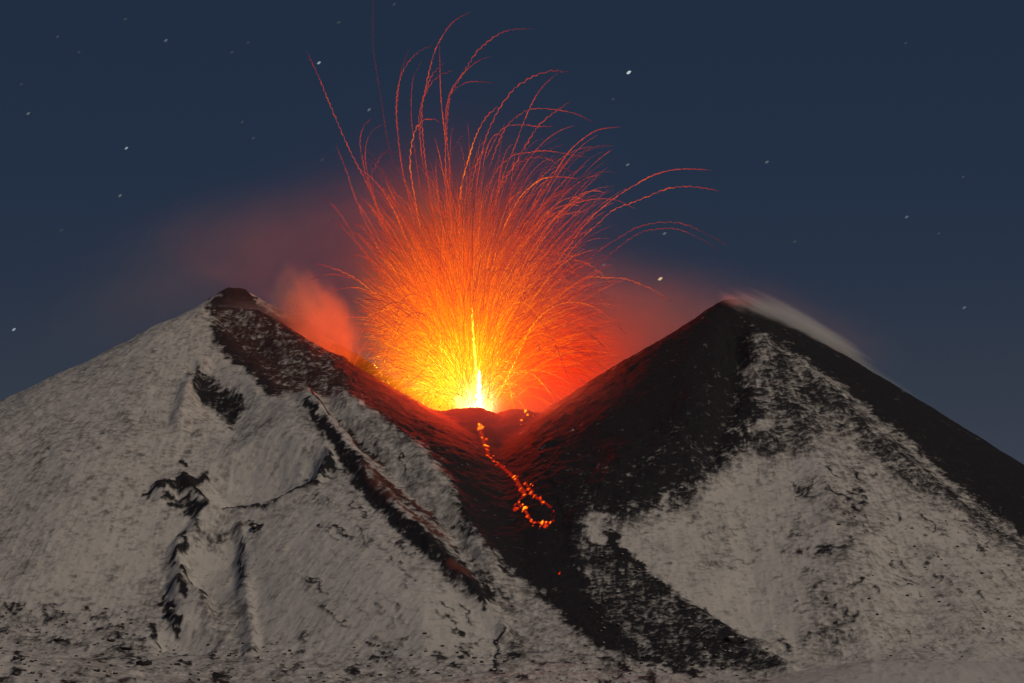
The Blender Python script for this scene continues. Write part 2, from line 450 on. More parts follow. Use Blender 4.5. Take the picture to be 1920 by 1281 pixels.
HH = HH + FG * (7 * (1 - 2 * np.abs(fbm(GX / 34, GY / 26, 4, .6) - .5)) - 5 + 3.0 * (fbm(GX / 9, GY / 7, 3) - .5))
# wind-packed summits and the rim stay crisp
print("terrain", HH.shape)

def height(x, y):
    """height of the finished mountain surface at a point, read from its grid"""
    i = np.clip(np.searchsorted(XS, x) - 1, 0, len(XS) - 2)
    j = np.clip(np.searchsorted(YS, y) - 1, 0, len(YS) - 2)
    a, b = (x - XS[i]) / (XS[i + 1] - XS[i]), (y - YS[j]) / (YS[j + 1] - YS[j])
    return (HH[j, i] * (1 - a) + HH[j, i + 1] * a) * (1 - b) + (HH[j + 1, i] * (1 - a) + HH[j + 1, i + 1] * a) * b

def hit(px, py):
    """first point of the mountain along the sight line through a photo pixel"""
    ys = np.arange(-1000, 700, 1.0)
    p = at(np.full(ys.shape, px), np.full(ys.shape, py), ys)
    k = np.nonzero(height(p[:, 0], p[:, 1]) >= p[:, 2])[0]
    return p[k[0]] if len(k) else p[-1]

# ------------------------------------------------------------------ mesh and material helpers
def mesh_obj(name, verts, faces, mat, parent=None, smooth=True, attrs=None):
    me = bpy.data.meshes.new(name)
    verts, faces = np.asarray(verts, np.float32), np.asarray(faces, np.int32)
    nf, fs = faces.shape
    me.vertices.add(len(verts)); me.vertices.foreach_set("co", verts.ravel())
    me.loops.add(nf * fs); me.loops.foreach_set("vertex_index", faces.ravel())
    me.polygons.add(nf)
    me.polygons.foreach_set("loop_start", np.arange(0, nf * fs, fs, dtype=np.int32))
    me.polygons.foreach_set("loop_total", np.full(nf, fs, np.int32))
    if smooth: me.polygons.foreach_set("use_smooth", np.ones(nf, bool))
    for k, v in (attrs or {}).items():
        me.attributes.new(k, 'FLOAT', 'POINT').data.foreach_set("value", np.asarray(v, np.float32).ravel())
    me.update(calc_edges=True)
    me.materials.append(mat)
    o = bpy.data.objects.new(name, me)
    COL.objects.link(o)
    if parent: o.parent = parent
    return o

def tag(o, label=None, cat=None, group=None, kind=None):
    if label: o["label"] = label
    if cat: o["category"] = cat
    if group: o["group"] = group
    if kind: o["kind"] = kind
    return o

def empty(name, loc, label, cat, group=None):
    o = bpy.data.objects.new(name, None)
    COL.objects.link(o)
    o.location = loc
    return tag(o, label, cat, group)

def new_mat(name):
    m = bpy.data.materials.new(name)
    m.use_nodes = True
    m.node_tree.nodes.clear()
    return m, m.node_tree.nodes, m.node_tree.links

def mk(nodes, typ, **kw):
    n = nodes.new(typ)
    for k, v in kw.items(): setattr(n, k, v)
    return n

# snow over volcanic rock
def snow_rock_material():
    m, N, L = new_mat("snow_and_rock")
    out, bs = mk(N, "ShaderNodeOutputMaterial"), mk(N, "ShaderNodeBsdfPrincipled")
    bs.inputs["Roughness"].default_value = .85
    bs.inputs["Specular IOR Level"].default_value = .15
    rock, sco_glow = mk(N, "ShaderNodeAttribute", attribute_name="rock"), mk(N, "ShaderNodeAttribute", attribute_name="scoria_glow")
    geo = mk(N, "ShaderNodeNewGeometry")
    n1 = mk(N, "ShaderNodeTexNoise"); n1.inputs["Scale"].default_value = .9; n1.inputs["Detail"].default_value = 5; n1.inputs["Roughness"].default_value = .65
    n2 = mk(N, "ShaderNodeTexNoise"); n2.inputs["Scale"].default_value = .03; n2.inputs["Detail"].default_value = 6
    for n in (n1, n2): L.new(geo.outputs["Position"], n.inputs["Vector"])
    # rock + (noise - .5) * .5
    a = mk(N, "ShaderNodeMath", operation='MULTIPLY_ADD'); L.new(n1.outputs["Fac"], a.inputs[0]); a.inputs[1].default_value = .95; a.inputs[2].default_value = -.475
    b = mk(N, "ShaderNodeMath", operation='ADD', use_clamp=True); L.new(rock.outputs["Fac"], b.inputs[0]); L.new(a.outputs[0], b.inputs[1])
    rs = mk(N, "ShaderNodeMapRange", interpolation_type='SMOOTHSTEP'); rs.inputs[1].default_value = .0; rs.inputs[2].default_value = 1.0
    L.new(b.outputs[0], rs.inputs[0])
    snow = mk(N, "ShaderNodeMix", data_type='RGBA'); L.new(n2.outputs["Fac"], snow.inputs[0])
    snow.inputs[6].default_value = (.66, .64, .61, 1); snow.inputs[7].default_value = (.82, .80, .78, 1)
    rc = mk(N, "ShaderNodeMix", data_type='RGBA'); L.new(n1.outputs["Fac"], rc.inputs[0])
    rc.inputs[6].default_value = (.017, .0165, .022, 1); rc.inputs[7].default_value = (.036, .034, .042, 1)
    rc2 = mk(N, "ShaderNodeMix", data_type='RGBA'); L.new(sco_glow.outputs["Fac"], rc2.inputs[0]); L.new(rc.outputs[2], rc2.inputs[6])
    rc2.inputs[7].default_value = (.17, .060, .050, 1)  # red cinder tint; on the buttress it is lava light put into colour
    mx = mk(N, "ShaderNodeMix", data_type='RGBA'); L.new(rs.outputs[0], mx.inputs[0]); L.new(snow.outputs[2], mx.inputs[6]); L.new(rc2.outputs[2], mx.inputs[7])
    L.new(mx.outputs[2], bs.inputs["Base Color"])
    bp = mk(N, "ShaderNodeBump"); bp.inputs["Strength"].default_value = .2; bp.inputs["Distance"].default_value = .8
    L.new(n1.outputs["Fac"], bp.inputs["Height"]); L.new(bp.outputs[0], bs.inputs["Normal"])
    L.new(bs.outputs[0], out.inputs["Surface"])
    return m
MAT_SLOPE = snow_rock_material()

def grid_faces(nr, nc):
    i = np.arange(nr * nc).reshape(nr, nc)
    return np.stack([i[:-1, :-1], i[:-1, 1:], i[1:, 1:], i[1:, :-1]], -1).reshape(-1, 4)

mount = mesh_obj("mountain", np.stack([GX, GY, HH], -1).reshape(-1, 3), grid_faces(*GX.shape), MAT_SLOPE, attrs={"rock": ROCK, "scoria_glow": SCOR_GLOW})
tag(mount, "twin-peaked volcano with snow and bare black ash", "mountain", kind="structure")

# far ground sheet out to the horizon, dropping just under the detailed mountain
gx = np.concatenate([-np.geomspace(30000, 1200, 40), np.linspace(-1100, 1100, 45), np.geomspace(1200, 30000, 40)])
gy = np.concatenate([-np.geomspace(30000, 4600, 20), np.linspace(-4500, 1600, 124), np.geomspace(1700, 40000, 40)])
QX, QY = np.meshgrid(gx, gy)
QH = np.where(QY < 0, -62.0, -62 - .02 * np.minimum(QY, 3000)) + 6 * (fbm(QX / 220, QY / 220, 3) - .5)
QH = np.maximum(QH, 70 - .16 * np.hypot(QX, QY - CAM_Y))
edge = np.maximum(np.maximum(np.abs(QX) - 1050, QY - 1200), -1050 - QY)
cl = np.clip(CONE_L(QX, QY), -1e3, 1e3); crr = np.clip(CONE_R(QX, QY), -1e3, 1e3)
QH = np.where(edge > 0, QH, QH - 40)
grd = mesh_obj("ground", np.stack([QX, QY, QH], -1).reshape(-1, 3), grid_faces(*QX.shape), MAT_SLOPE,
               attrs={"rock": np.clip(fbm(QX / 60, QY / 60, 4) * 1.6 - .55, 0, 1), "scoria_glow": 0 * QX})
tag(grd, "snowy ground spreading round the foot of the volcano", "ground", kind="structure")

# ------------------------------------------------------------------ glowing lava materials
def glow_material(name, stops, noise=0.0, sampled=False):
    m, N, L = new_mat(name)
    out, em = mk(N, "ShaderNodeOutputMaterial"), mk(N, "ShaderNodeEmission")
    at_ = mk(N, "ShaderNodeAttribute", attribute_name="lava_heat")
    fac = at_.outputs["Fac"]
    if noise:
        g = mk(N, "ShaderNodeNewGeometry")
        n = mk(N, "ShaderNodeTexNoise"); n.inputs["Scale"].default_value = .45; n.inputs["Detail"].default_value = 3
        L.new(g.outputs["Position"], n.inputs["Vector"])
        a = mk(N, "ShaderNodeMath", operation='MULTIPLY_ADD'); L.new(n.outputs["Fac"], a.inputs[0]); a.inputs[1].default_value = noise; a.inputs[2].default_value = -noise / 2
        b = mk(N, "ShaderNodeMath", operation='ADD', use_clamp=True); L.new(fac, b.inputs[0]); L.new(a.outputs[0], b.inputs[1])
        fac = b.outputs[0]
    r = mk(N, "ShaderNodeValToRGB")
    top = max(max(c) for p, c in stops)
    for k, (p, c) in enumerate(stops):
        e = r.color_ramp.elements[0] if k == 0 else (r.color_ramp.elements[-1] if k == len(stops) - 1 else r.color_ramp.elements.new(p))
        e.position, e.color = p, (c[0] / top, c[1] / top, c[2] / top, 1)
    L.new(fac, r.inputs[0]); L.new(r.outputs[0], em.inputs["Color"]); em.inputs["Strength"].default_value = top
    L.new(em.outputs[0], out.inputs["Surface"])
    m.cycles.emission_sampling = 'FRONT' if sampled else 'NONE'
    return m

MAT_STREAK = glow_material("glowing_lava_streak", [(0, (.08, .018, .028)), (.25, (.27, .030, .030)), (.5, (.62, .065, .022)), (.72, (1.05, .22, .012)), (.88, (1.5, .58, .015)), (1, (2.6, 1.7, .12))])
MAT_FLOW = glow_material("molten_lava", [(0, (.03, .004, .004)), (.25, (.25, .010, .006)), (.5, (.95, .05, .006)), (.75, (1.5, .32, .01)), (1, (3.2, 1.5, .06))], noise=.8, sampled=True)
MAT_JET = glow_material("white_hot_lava", [(0, (2.6, 1.5, .05)), (.5, (7, 4.6, .8)), (1, (13, 9, 5))], sampled=True)

def tube_arrays(P, R, sides):
    P = np.asarray(P, float)
    n = len(P)
    T = np.gradient(P, axis=0)
    T /= np.linalg.norm(T, axis=1)[:, None] + 1e-9
    A = np.cross(T, [0, 1.0, 0.02]); A /= np.linalg.norm(A, axis=1)[:, None] + 1e-9
    B = np.cross(T, A)
    ang = np.arange(sides) * 2 * math.pi / sides
    V = P[:, None] + np.asarray(R)[:, None, None] * (A[:, None] * np.cos(ang)[None, :, None] + B[:, None] * np.sin(ang)[None, :, None])
    i = np.arange(n * sides).reshape(n, sides)
    j = np.roll(i, -1, axis=1)
    F = np.stack([i[:-1], j[:-1], j[1:], i[1:]], -1).reshape(-1, 4)
    return V.reshape(-1, 3), F

# ------------------------------------------------------------------ fire fountain: ballistic streaks
VY = 500.0
VENT = at(890, 778, VY)
MPX = 3500 / 6000.0

def smooth_path(pts, step):
    P = np.asarray(pts, float)
    Q = np.vstack([2 * P[0] - P[1], P, 2 * P[-1] - P[-2]])
    out = []
    for i in range(1, len(Q) - 2):
        n = max(2, int(np.linalg.norm(Q[i + 1] - Q[i]) / step))
        t = (np.arange(n) / n)[:, None]
        p0, p1, p2, p3 = Q[i - 1], Q[i], Q[i + 1], Q[i + 2]
        out.append(.5 * (2 * p1 + (p2 - p0) * t + (2 * p0 - 5 * p1 + 4 * p2 - p3) * t ** 2 + (3 * p1 - p0 - 3 * p2 + p3) * t ** 3))
    return np.vstack(out + [P[-1:]])

def spin(P, amp, wave):
    """a spinning clot leaves its vent line in a tight corkscrew"""
    L = np.concatenate([[0], np.cumsum(np.linalg.norm(np.diff(P, axis=0), axis=1))])
    ph = random.random() * 6.28 + L * 2 * math.pi / wave + 1.1 * np.sin(L / 11 + random.random() * 6) + .8 * np.sin(L / 4.3 + random.random() * 6)
    T = np.gradient(P, axis=0); T /= np.linalg.norm(T, axis=1)[:, None] + 1e-9
    A = np.cross(T, [0, 1.0, 0.02]); A /= np.linalg.norm(A, axis=1)[:, None] + 1e-9
    B = np.cross(T, A)
    f = amp * (.7 + .3 * np.sin(L / 40 + random.random() * 6))
    f = f[:, None]
    return P + f * (A * np.sin(ph)[:, None] + .8 * B * np.cos(ph)[:, None]), L

def heat_at(P, bias):
    d = np.linalg.norm((P - VENT - [-10, 0, 0]) * [1.35, .8, 1.0], axis=1)
    return np.clip(.93 - d / 320, .24, 1) + bias

def flicker(L):
    return .10 * np.sin(L * 1.3 + random.random() * 6) * np.sin(L * .23 + random.random() * 6) + .16 * (fbm(L / 9 + random.random() * 400, 0 * L, 2) - .5)

def broken(L):
    return np.clip(.45 + 1.5 * (fbm(L / 5 + random.random() * 400, 0 * L + 3, 2) - .22), .12, 1.15)

def streak(P, radius, bias, name="lava_streak", amp=1.0, wave=6.5, fade_in=.12, sides=4):
    P, L = spin(P, amp, wave)
    f = L / L[-1]
    R = radius * np.clip(np.minimum((1 - f) / .06 + .25, 1), .2, 1) * np.clip(f / fade_in + .15, .2, 1) * broken(L)
    hgt = heat_at(P, bias) + flicker(L) - .30 * sstep(.75, 1, f)
    V, F = tube_arrays(P, R, sides)
    return mesh_obj(name, V, F, MAT_STREAK, attrs={"lava_heat": np.clip(np.repeat(hgt, sides), .02, 1)})

# surveyed streaks: top end first, (px, py) ..., brightness, radius, label
S = [
    ([(574, 94), (600, 150), (616, 190), (654, 278), (685, 338), (715, 405), (770, 520)], .16, .62, "long straight red streak climbing furthest up and left, beside a bright star"),
    ([(700, -20), (699, 78), (707, 140), (716, 194), (726, 259), (745, 330)], -.22, .45, "faint dim red streak rising straight out of the top of the photo"),
    ([(882, 22), (850, 41), (829, 69), (813, 103), (797, 169), (791, 212), (797, 300), (815, 420)], .14, .62, "tallest curved red streak, its tip bending right near the top edge"),
    ([(824, 84), (825, 134), (827, 187), (835, 265), (836, 312), (850, 420), (865, 520)], .18, .60, "straight upright red streak in the middle of the fountain, crossing the tallest one"),
    ([(810, 86), (785, 97), (760, 125), (747, 162), (743, 212), (749, 281), (760, 344), (790, 450)], .10, .60, "tall red streak hooking right just left of the tallest one"),
    ([(1000, 54), (960, 56), (932, 66), (897, 94), (878, 122), (857, 156), (841, 187), (838, 260), (850, 360)], .06, .55, "high thin red streak arching far to the right under the tallest tip"),
    ([(919, 106), (894, 116), (866, 141), (844, 175), (835, 230), (845, 330)], .10, .55, "red streak bending right below the high thin arch"),
    ([(849, 133), (825, 141), (807, 159), (794, 187), (785, 230), (795, 320)], .06, .5, "short hooked red streak left of the upright middle one"),
    ([(833, 117), (810, 141), (797, 175), (788, 212), (790, 300)], .08, .5, "slanting red streak ending just under the tall right hook"),
    ([(927, 156), (888, 153), (866, 159), (845, 180), (838, 240)], -.02, .45, "dim flat-topped red arc pointing right, high in the fountain"),
    ([(825, 228), (804, 223), (785, 234), (775, 256), (769, 297), (772, 337), (790, 440)], .30, .72, "bright orange hook curling right, high on the left of the fountain"),
    ([(933, 200), (910, 222), (891, 259), (878, 300), (866, 344), (863, 375), (862, 450), (872, 540)], .34, .75, "bright orange streak leaning right at the centre of the fountain's top"),
    ([(697, 222), (682, 237), (675, 265), (680, 300), (690, 340), (725, 430)], .08, .5, "outer of two small red hooks on the upper left"),
    ([(719, 233), (700, 244), (688, 265), (685, 297), (692, 337), (710, 400), (760, 500)], .10, .52, "inner of two small red hooks on the upper left"),
    ([(630, 272), (650, 322), (663, 362), (692, 430), (740, 520)], .14, .52, "straight red streak leaning left below the longest left one"),
    ([(594, 364), (616, 378), (640, 405), (680, 470), (730, 540)], .06, .5, "thin red streak drooping at the far left edge of the fountain"),
    ([(708, 361), (722, 369), (738, 394), (762, 450), (800, 540)], .26, .6, "orange streak with a rounded tip left of the orange core"),
    ([(768, 90), (753, 131), (747, 175), (745, 230), (755, 330)], -.10, .45, "dim upright red streak hidden behind the tall right hook"),
    ([(791, 115), (775, 147), (771, 200), (775, 260), (790, 370)], .0, .48, "upright red streak between the tall hook and the upright middle one"),
    ([(741, 287), (719, 287), (704, 312), (697, 331), (710, 400), (750, 490)], .08, .5, "small red arch curling right beneath the two small hooks"),
    ([(1068, 136), (1035, 133), (1003, 142), (980, 155), (960, 171), (930, 215), (905, 280), (890, 380)], .14, .58, "high red arch reaching right with a level tip, uppermost on the right"),
    ([(1047, 136), (1019, 161), (999, 191), (980, 234), (968, 268), (940, 340), (915, 440)], .12, .56, "straight red streak meeting the uppermost right arch at its tip"),
    ([(1073, 188), (1039, 211), (1009, 237), (986, 273), (967, 306), (930, 370), (905, 460)], .15, .58, "straight slanting red streak ending right of the uppermost arch"),
    ([(1112, 230), (1081, 214), (1042, 206), (1003, 204), (976, 214), (945, 245), (915, 320)], .08, .54, "red arch falling to the right below the slanting streak's tip"),
    ([(1163, 238), (1124, 243), (1098, 257), (1071, 280), (1052, 306), (1032, 339), (1000, 390), (950, 490)], .20, .62, "strong red streak curving right to a level tip, upper right of the fountain"),
    ([(1334, 319), (1288, 317), (1255, 320), (1222, 330), (1189, 348), (1157, 368), (1124, 394), (1098, 420), (1071, 456), (1020, 530), (970, 620)], .22, .62, "upper of the two longest red streaks sweeping far out to the right"),
    ([(1348, 358), (1314, 352), (1281, 350), (1248, 355), (1216, 368), (1183, 381), (1150, 394), (1124, 417), (1075, 465), (1010, 560)], .20, .60, "lower of the two longest red streaks sweeping far out to the right"),
    ([(1190, 391), (1157, 376), (1124, 373), (1091, 378), (1058, 391), (1010, 425), (960, 500)], .16, .56, "red arch crossing beneath the two longest right streaks"),
    ([(1363, 460), (1321, 437), (1281, 420), (1242, 417), (1203, 424), (1170, 440), (1100, 490), (1020, 590)], -.02, .5, "faint wide red arch, outermost on the right"),
    ([(1350, 470), (1310, 446), (1270, 430), (1232, 430), (1190, 442), (1110, 505)], -.06, .45, "faint wide red arch just inside the outermost right one"),
    ([(1081, 335), (1052, 332), (1019, 335), (993, 352), (970, 378), (940, 440), (915, 530)], .34, .74, "bright orange arch with a level tip right of the fountain's centre"),
    ([(1107, 296), (1075, 291), (1025, 283), (993, 286), (960, 293), (925, 330), (905, 400)], .10, .54, "flat red arch above the bright orange one on the right"),
    ([(1038, 237), (1006, 237), (973, 234), (940, 244), (910, 300)], .08, .5, "flat level red streak high right of the bright orange leaning one"),
    ([(1081, 327), (1052, 312), (1019, 296), (980, 302), (940, 340), (915, 410)], .04, .5, "thin red arch drooping onto the bright orange right arch"),
    ([(1175, 629), (1162, 615), (1132, 588), (1103, 572), (1073, 567), (1047, 572), (1017, 590), (991, 623), (960, 690), (930, 745)], .26, .70, "bright beaded orange arch standing alone right of the fountain, falling to the right"),
    ([(1258, 567), (1230, 547), (1201, 533), (1171, 523), (1139, 521), (1090, 525), (1020, 580)], .26, .55, "red arch dropping towards the right peak below the yellow star"),
    ([(1048, 772), (1037, 747), (1017, 720), (998, 702), (975, 698), (955, 708), (935, 740), (920, 770)], .22, .62, "orange arch landing where the right peak's slope begins"),
    ([(1042, 745), (1030, 728), (1017, 702), (998, 675), (975, 662), (948, 669), (925, 710), (910, 765)], .10, .5, "thin orange arch nested over the one landing on the right slope"),
    ([(965, 767), (955, 728), (945, 711), (932, 705), (922, 718), (915, 745), (908, 772)], .30, .85, "small thick yellow arch right beside the white jet"),
    ([(1017, 662), (1004, 643), (985, 631), (965, 636), (948, 652), (930, 700), (912, 760)], .12, .55, "thin orange arch high over the small thick yellow one"),
    ([(940, 597), (929, 574), (914, 561), (903, 577), (896, 600), (892, 660), (890, 740)], .10, .6, "narrow orange loop just right of the tall beaded jet"),
    ([(1106, 731), (1086, 711), (1060, 692), (1034, 682), (1000, 692), (950, 745)], .02, .5, "faint orange arch falling onto the right slope"),
    ([(1135, 652), (1109, 630), (1073, 615), (1037, 620), (1000, 650), (950, 730)], .05, .48, "faint red arch nested inside the bright beaded right one"),
    ([(590, 494), (615, 500), (647, 512), (677, 530), (725, 575), (790, 660)], .28, .55, "thin orange streak pointing left over the steam puff"),
    ([(677, 530), (700, 524), (730, 531), (755, 546), (785, 560), (830, 620), (865, 720)], .28, .62, "orange arch springing left over the middle of the left fringe"),
    ([(657, 442), (667, 437), (685, 455), (702, 477), (742, 540), (800, 640)], .30, .6, "lower of two curled orange streaks on the left fringe"),
    ([(664, 422), (677, 425), (695, 445), (710, 467), (745, 515), (800, 610)], .30, .6, "upper of two curled orange streaks on the left fringe"),
    ([(617, 547), (642, 541), (672, 540), (700, 550), (720, 562), (765, 605), (830, 690)], .26, .55, "orange arch just above the steam puff, falling left"),
    ([(630, 596), (672, 595), (700, 597), (725, 607), (750, 625), (795, 668), (845, 740)], .30, .55, "low flat orange arch reaching left across the steam puff"),
    ([(745, 650), (765, 620), (785, 609), (805, 620), (825, 645), (850, 690), (875, 755)], .14, .65, "rounded orange arch low on the left of the yellow core"),
    ([(757, 680), (775, 655), (795, 640), (815, 646), (840, 680), (872, 755)], .14, .6, "rounded orange arch nested under the larger one left of the yellow core"),
    ([(657, 485), (670, 479), (690, 485), (710, 500), (752, 545), (815, 640)], .26, .55, "small curled orange streak between two left fringe arches"),
    ([(745, 482), (757, 495), (772, 512), (802, 565), (840, 660)], .34, .85, "thick bright orange streak inside the left of the fountain"),
    ([(620, 412), (632, 417), (647, 432), (690, 480), (750, 560)], .10, .5, "thin red streak with a drooping tip on the left fringe"),
    ([(582, 525), (605, 517), (630, 515), (682, 532), (740, 585)], .08, .45, "faint red streak pointing left just above the steam puff"),
]
for pts, bias, rad, label in S:
    pts = pts[::-1]
    n = len(pts)
    dep = random.uniform(-60, 80)
    if max(p[0] for p in pts) > 1000 and min(p[1] for p in pts) > 510: dep = -98 if min(p[1] for p in pts) > 560 else -60
    L = np.concatenate([[0], np.cumsum([math.dist(pts[i], pts[i + 1]) for i in range(n - 1)])])
    far = min(1.0, L[-1] / 350)
    W = at([p[0] for p in pts], [p[1] for p in pts], VY + dep * far * (.25 + .75 * L / L[-1]))
    o = streak(smooth_path(W, 1.2), rad * .76, min(bias, .40) + .03, amp=random.choice((.3, .55, .8, .8)), wave=random.uniform(5.5, 10))
    tag(o, label, "lava streak", "glowing lava streaks of the fountain")

def ballistic(H, tx, ty, wind, t0, t1, off):
    v = math.sqrt(2 * 9.8 * H)
    tt = v / 9.8
    n = max(10, int((t1 - t0) * tt * v * .55 / 2.0))
    t = np.linspace(t0, t1, n) * tt
    x = off[0] + v * tx * t + .5 * wind * t * t
    y = off[1] + v * ty * t
    z = v * t - .5 * 9.8 * t * t
    return VENT + np.stack([x, y, z - 4], -1)

def throw(high):
    """launch of one clot: apex height, sideways speeds, wind, time span"""
    if high:
        H = 135 + (165 if random.random() < .3 else 120) * random.random() ** 1.5
        tx, ty = max(-.20, min(.22, random.gauss(-.01, .12))), random.gauss(.03, .10)
    else:
        H = 20 + abs(random.gauss(0, 115)) + random.uniform(0, 70)
        s = .52 if H < 110 else .30
        tx, ty = random.gauss(-.03, s), random.gauss(.05, s * .5)
        lim = min(.95, 95 / H)
        tx = max(-lim, min(lim * 1.05, tx))
    H = min(H, random.uniform(225, 305))
    return H, tx, ty, random.uniform(-.6, 2.0), random.uniform(0, .45), random.uniform(.62, 1.08) if high or H > 175 else random.uniform(.85, 1.45)

def clear_of_ground(P):
    k = np.nonzero((P[:, 0] - VENT[0] < -135 * random.uniform(.72, 1)) | (P[:, 0] - VENT[0] > 165 * random.uniform(.6, 1)))[0]
    if len(k): P = P[:max(k[0], 4)]
    ok = P[:, 2] > height(P[:, 0], P[:, 1]) + .5
    k = np.nonzero(~ok[3:])[0]
    return P[:k[0] + 3] if len(k) else P

made = 0
while made < 232:
    H, tx, ty, wi, t0, t1 = throw(made < 85)
    P = clear_of_ground(ballistic(H, tx, ty, wi, t0, t1, (random.gauss(0, 7), random.gauss(0, 7))))
    if len(P) < 10: continue
    ex, ez = P[-1][0] - VENT[0], P[:, 2].max() - VENT[2]
    o = streak(P, random.uniform(.32, .55), random.uniform(-.06, .20), amp=random.choice((.1, .3, .6, .75)), wave=random.uniform(5, 11), sides=3)
    side = "left" if ex < -25 else ("right" if ex > 35 else "middle")
    if ez > 165: label = {"left": "thin red lava streak high in the fountain, leaning left among many", "right": "thin red lava streak high in the fountain, leaning right among many",
                          "middle": "thin red lava streak rising nearly upright high in the fountain among many"}[side]
    elif ez > 85: label = {"left": "thin orange lava streak at mid height in the crowded left of the fountain", "right": "thin orange lava streak at mid height in the crowded right of the fountain",
                           "middle": "thin orange lava streak lost in the fountain's glowing middle"}[side]
    else: label = {"left": "short low lava streak fanning left from the vent", "right": "short low lava streak fanning right from the vent",
                   "middle": "short yellow lava streak low over the vent"}[side]
    tag(o, label, "lava streak", label.replace("thin ", "").replace("short ", "").replace("lava streak", "lava streaks"))
    made += 1

# the uncountable rest of the spray
VV, FF, HT, base = [], [], [], 0
BURSTS = [(random.gauss(-.02, .30), random.gauss(.03, .12), random.uniform(.45, 1.25), random.gauss(-3, 9)) for _ in range(70)]
for k in range(5600):
    H, tx, ty, wi, t0, t1 = throw(random.random() < .42)
    if random.random() < .72:
        b = random.choice(BURSTS)
        H = min(310, max(18, H * b[2])); lim = min(.9, 90 / H)
        tx, ty = max(-lim, min(lim, b[0] * (.4 + .6 * min(1, 110 / H)) + random.gauss(0, .13))), b[1] + random.gauss(0, .05)
    if random.random() < .16:                                       # slow heavy clots falling outward round the vent
        H = random.uniform(25, 135)
        tx, ty, t0, t1 = random.choice((-1, -1, 1)) * random.uniform(.25, min(1.0, 85 / H)), random.gauss(.05, .25), random.uniform(0, .5), random.uniform(1.25, 1.9)
    t0 += random.uniform(0, .3); big = random.random() < .25
    P = clear_of_ground(ballistic(H, tx, ty, wi, t0, max(t1, t0 + .4), (random.gauss(-3, 10), random.gauss(0, 8))))
    if len(P) < 8: continue
    P, L = spin(P, random.choice((.15, .35, .7)), random.uniform(5, 10))
    f = L / L[-1]
    rad = random.uniform(.36, .52) if big else random.uniform(.18, .32)
    V, F = tube_arrays(P, rad * np.clip(np.minimum((1 - f) / .2, f / .2) + .2, .2, 1) * broken(L), 3)
    VV.append(V); FF.append(F + base); base += len(V)
    HT.append(np.repeat(np.clip(heat_at(P, min(.24, (.17 if big else -.04) + random.gauss(0, .12))) + flicker(L), .02, 1), 3))
spray = mesh_obj("lava_spray", np.vstack(VV), np.vstack(FF), MAT_STREAK, attrs={"lava_heat": np.concatenate(HT)})
tag(spray, "dense fine spray of thousands of glowing lava threads filling the fountain", "lava spray", kind="stuff")

# ------------------------------------------------------------------ jets and hot clots at the vent
def jet(pts, r0, r1, heat0, heat1, label, lump=.45):
    W = at([p[0] for p in pts], [p[1] for p in pts], VY - 24)
    P = smooth_path(W, 1.0)
    f = np.linspace(0, 1, len(P))
    P = P + np.stack([np.sin(f * 60 + 1) * .35, 0 * f, 0 * f], -1)
    R = (r0 + (r1 - r0) * f) * (1 + lump * np.sin(f * len(P) * .85) * np.sin(f * 13 + 2)) * np.clip((1 - f) / .05 + .15, 0, 1)
    V, F = tube_arrays(P, R, 8)
    o = mesh_obj("lava_jet", V, F, MAT_JET, attrs={"lava_heat": np.repeat(heat0 + (heat1 - heat0) * f, 8)})
    return tag(o, label, "lava jet", "jets of liquid lava at the vent")
jet([(896, 785), (897, 750), (898, 720), (899, 694)], 4.0, 1.1, 1, .75, "thick white-hot lava jet rising from the vent's brightest spot")
jet([(893, 785), (893, 700), (888, 640), (885, 576)], 1.7, .8, .35, .0, "tall thin beaded yellow lava jet standing over the vent")
jet([(872, 785), (864, 762), (858, 742)], 7, 2.5, .7, .3, "broad low white-yellow lava jet on the vent's left side", .5)
jet([(905, 790), (916, 770), (922, 757)], 6, 2.0, .8, .4, "broad low white-yellow lava jet on the vent's right side", .5)

def lump_mesh(name, c, r, mat, parent=None, seed=0, flat=.6, attrs=None, rough=.35, normal=None):
    """irregular stone: a sphere of rings pushed in and out by noise"""
    rr = np.random.default_rng(seed)
    nu, nv = 9, 6
    th, ph = np.meshgrid(np.linspace(0, 2 * math.pi, nu, endpoint=False), np.linspace(.15, math.pi - .15, nv))
    D = np.stack([np.cos(th) * np.sin(ph), np.sin(th) * np.sin(ph), np.cos(ph)], -1).reshape(-1, 3)
    k = 1 + rough * (rr.random(len(D)) - .5) * 2
    st = np.array([rr.uniform(.8, 1.35), rr.uniform(.8, 1.2), flat])
    V = D * k[:, None] * st * r
    a = rr.uniform(0, 6.28)
    V = np.stack([V[:, 0] * math.cos(a) - V[:, 1] * math.sin(a), V[:, 0] * math.sin(a) + V[:, 1] * math.cos(a), V[:, 2]], -1)
    top, bot = np.array([[0, 0, flat * r]]), np.array([[0, 0, -flat * r]])
    i = np.arange(nu * nv).reshape(nv, nu); j = np.roll(i, -1, 1)
    q = np.stack([i[:-1], i[1:], j[1:], j[:-1]], -1).reshape(-1, 4)
    t0 = np.stack([np.full(nu, nu * nv), np.full(nu, nu * nv), i[0], j[0]], -1)
    V = np.vstack([V, top, bot])
    cap = [[nu * nv, i[0][s], j[0][s], j[0][s]] for s in range(nu)] + [[nu * nv + 1, j[-1][s], i[-1][s], i[-1][s]] for s in range(nu)]
    tri = np.array([[c_[0], c_[1], c_[2]] for c_ in cap])
    q3 = np.vstack([np.concatenate([q[:, [0, 1, 2]], q[:, [0, 2, 3]]]), tri])
    return V + np.asarray(c), q3

def lump(name, c, r, mat, parent=None, seed=0, flat=.6, rough=.35, attrs=None):
    V, F = lump_mesh(name, c, r, mat, seed=seed, flat=flat, rough=rough)
    o = mesh_obj(name, V, F, mat, parent, smooth=False, attrs={k: np.full(len(V), v) for k, v in (attrs or {}).items()})
    return o

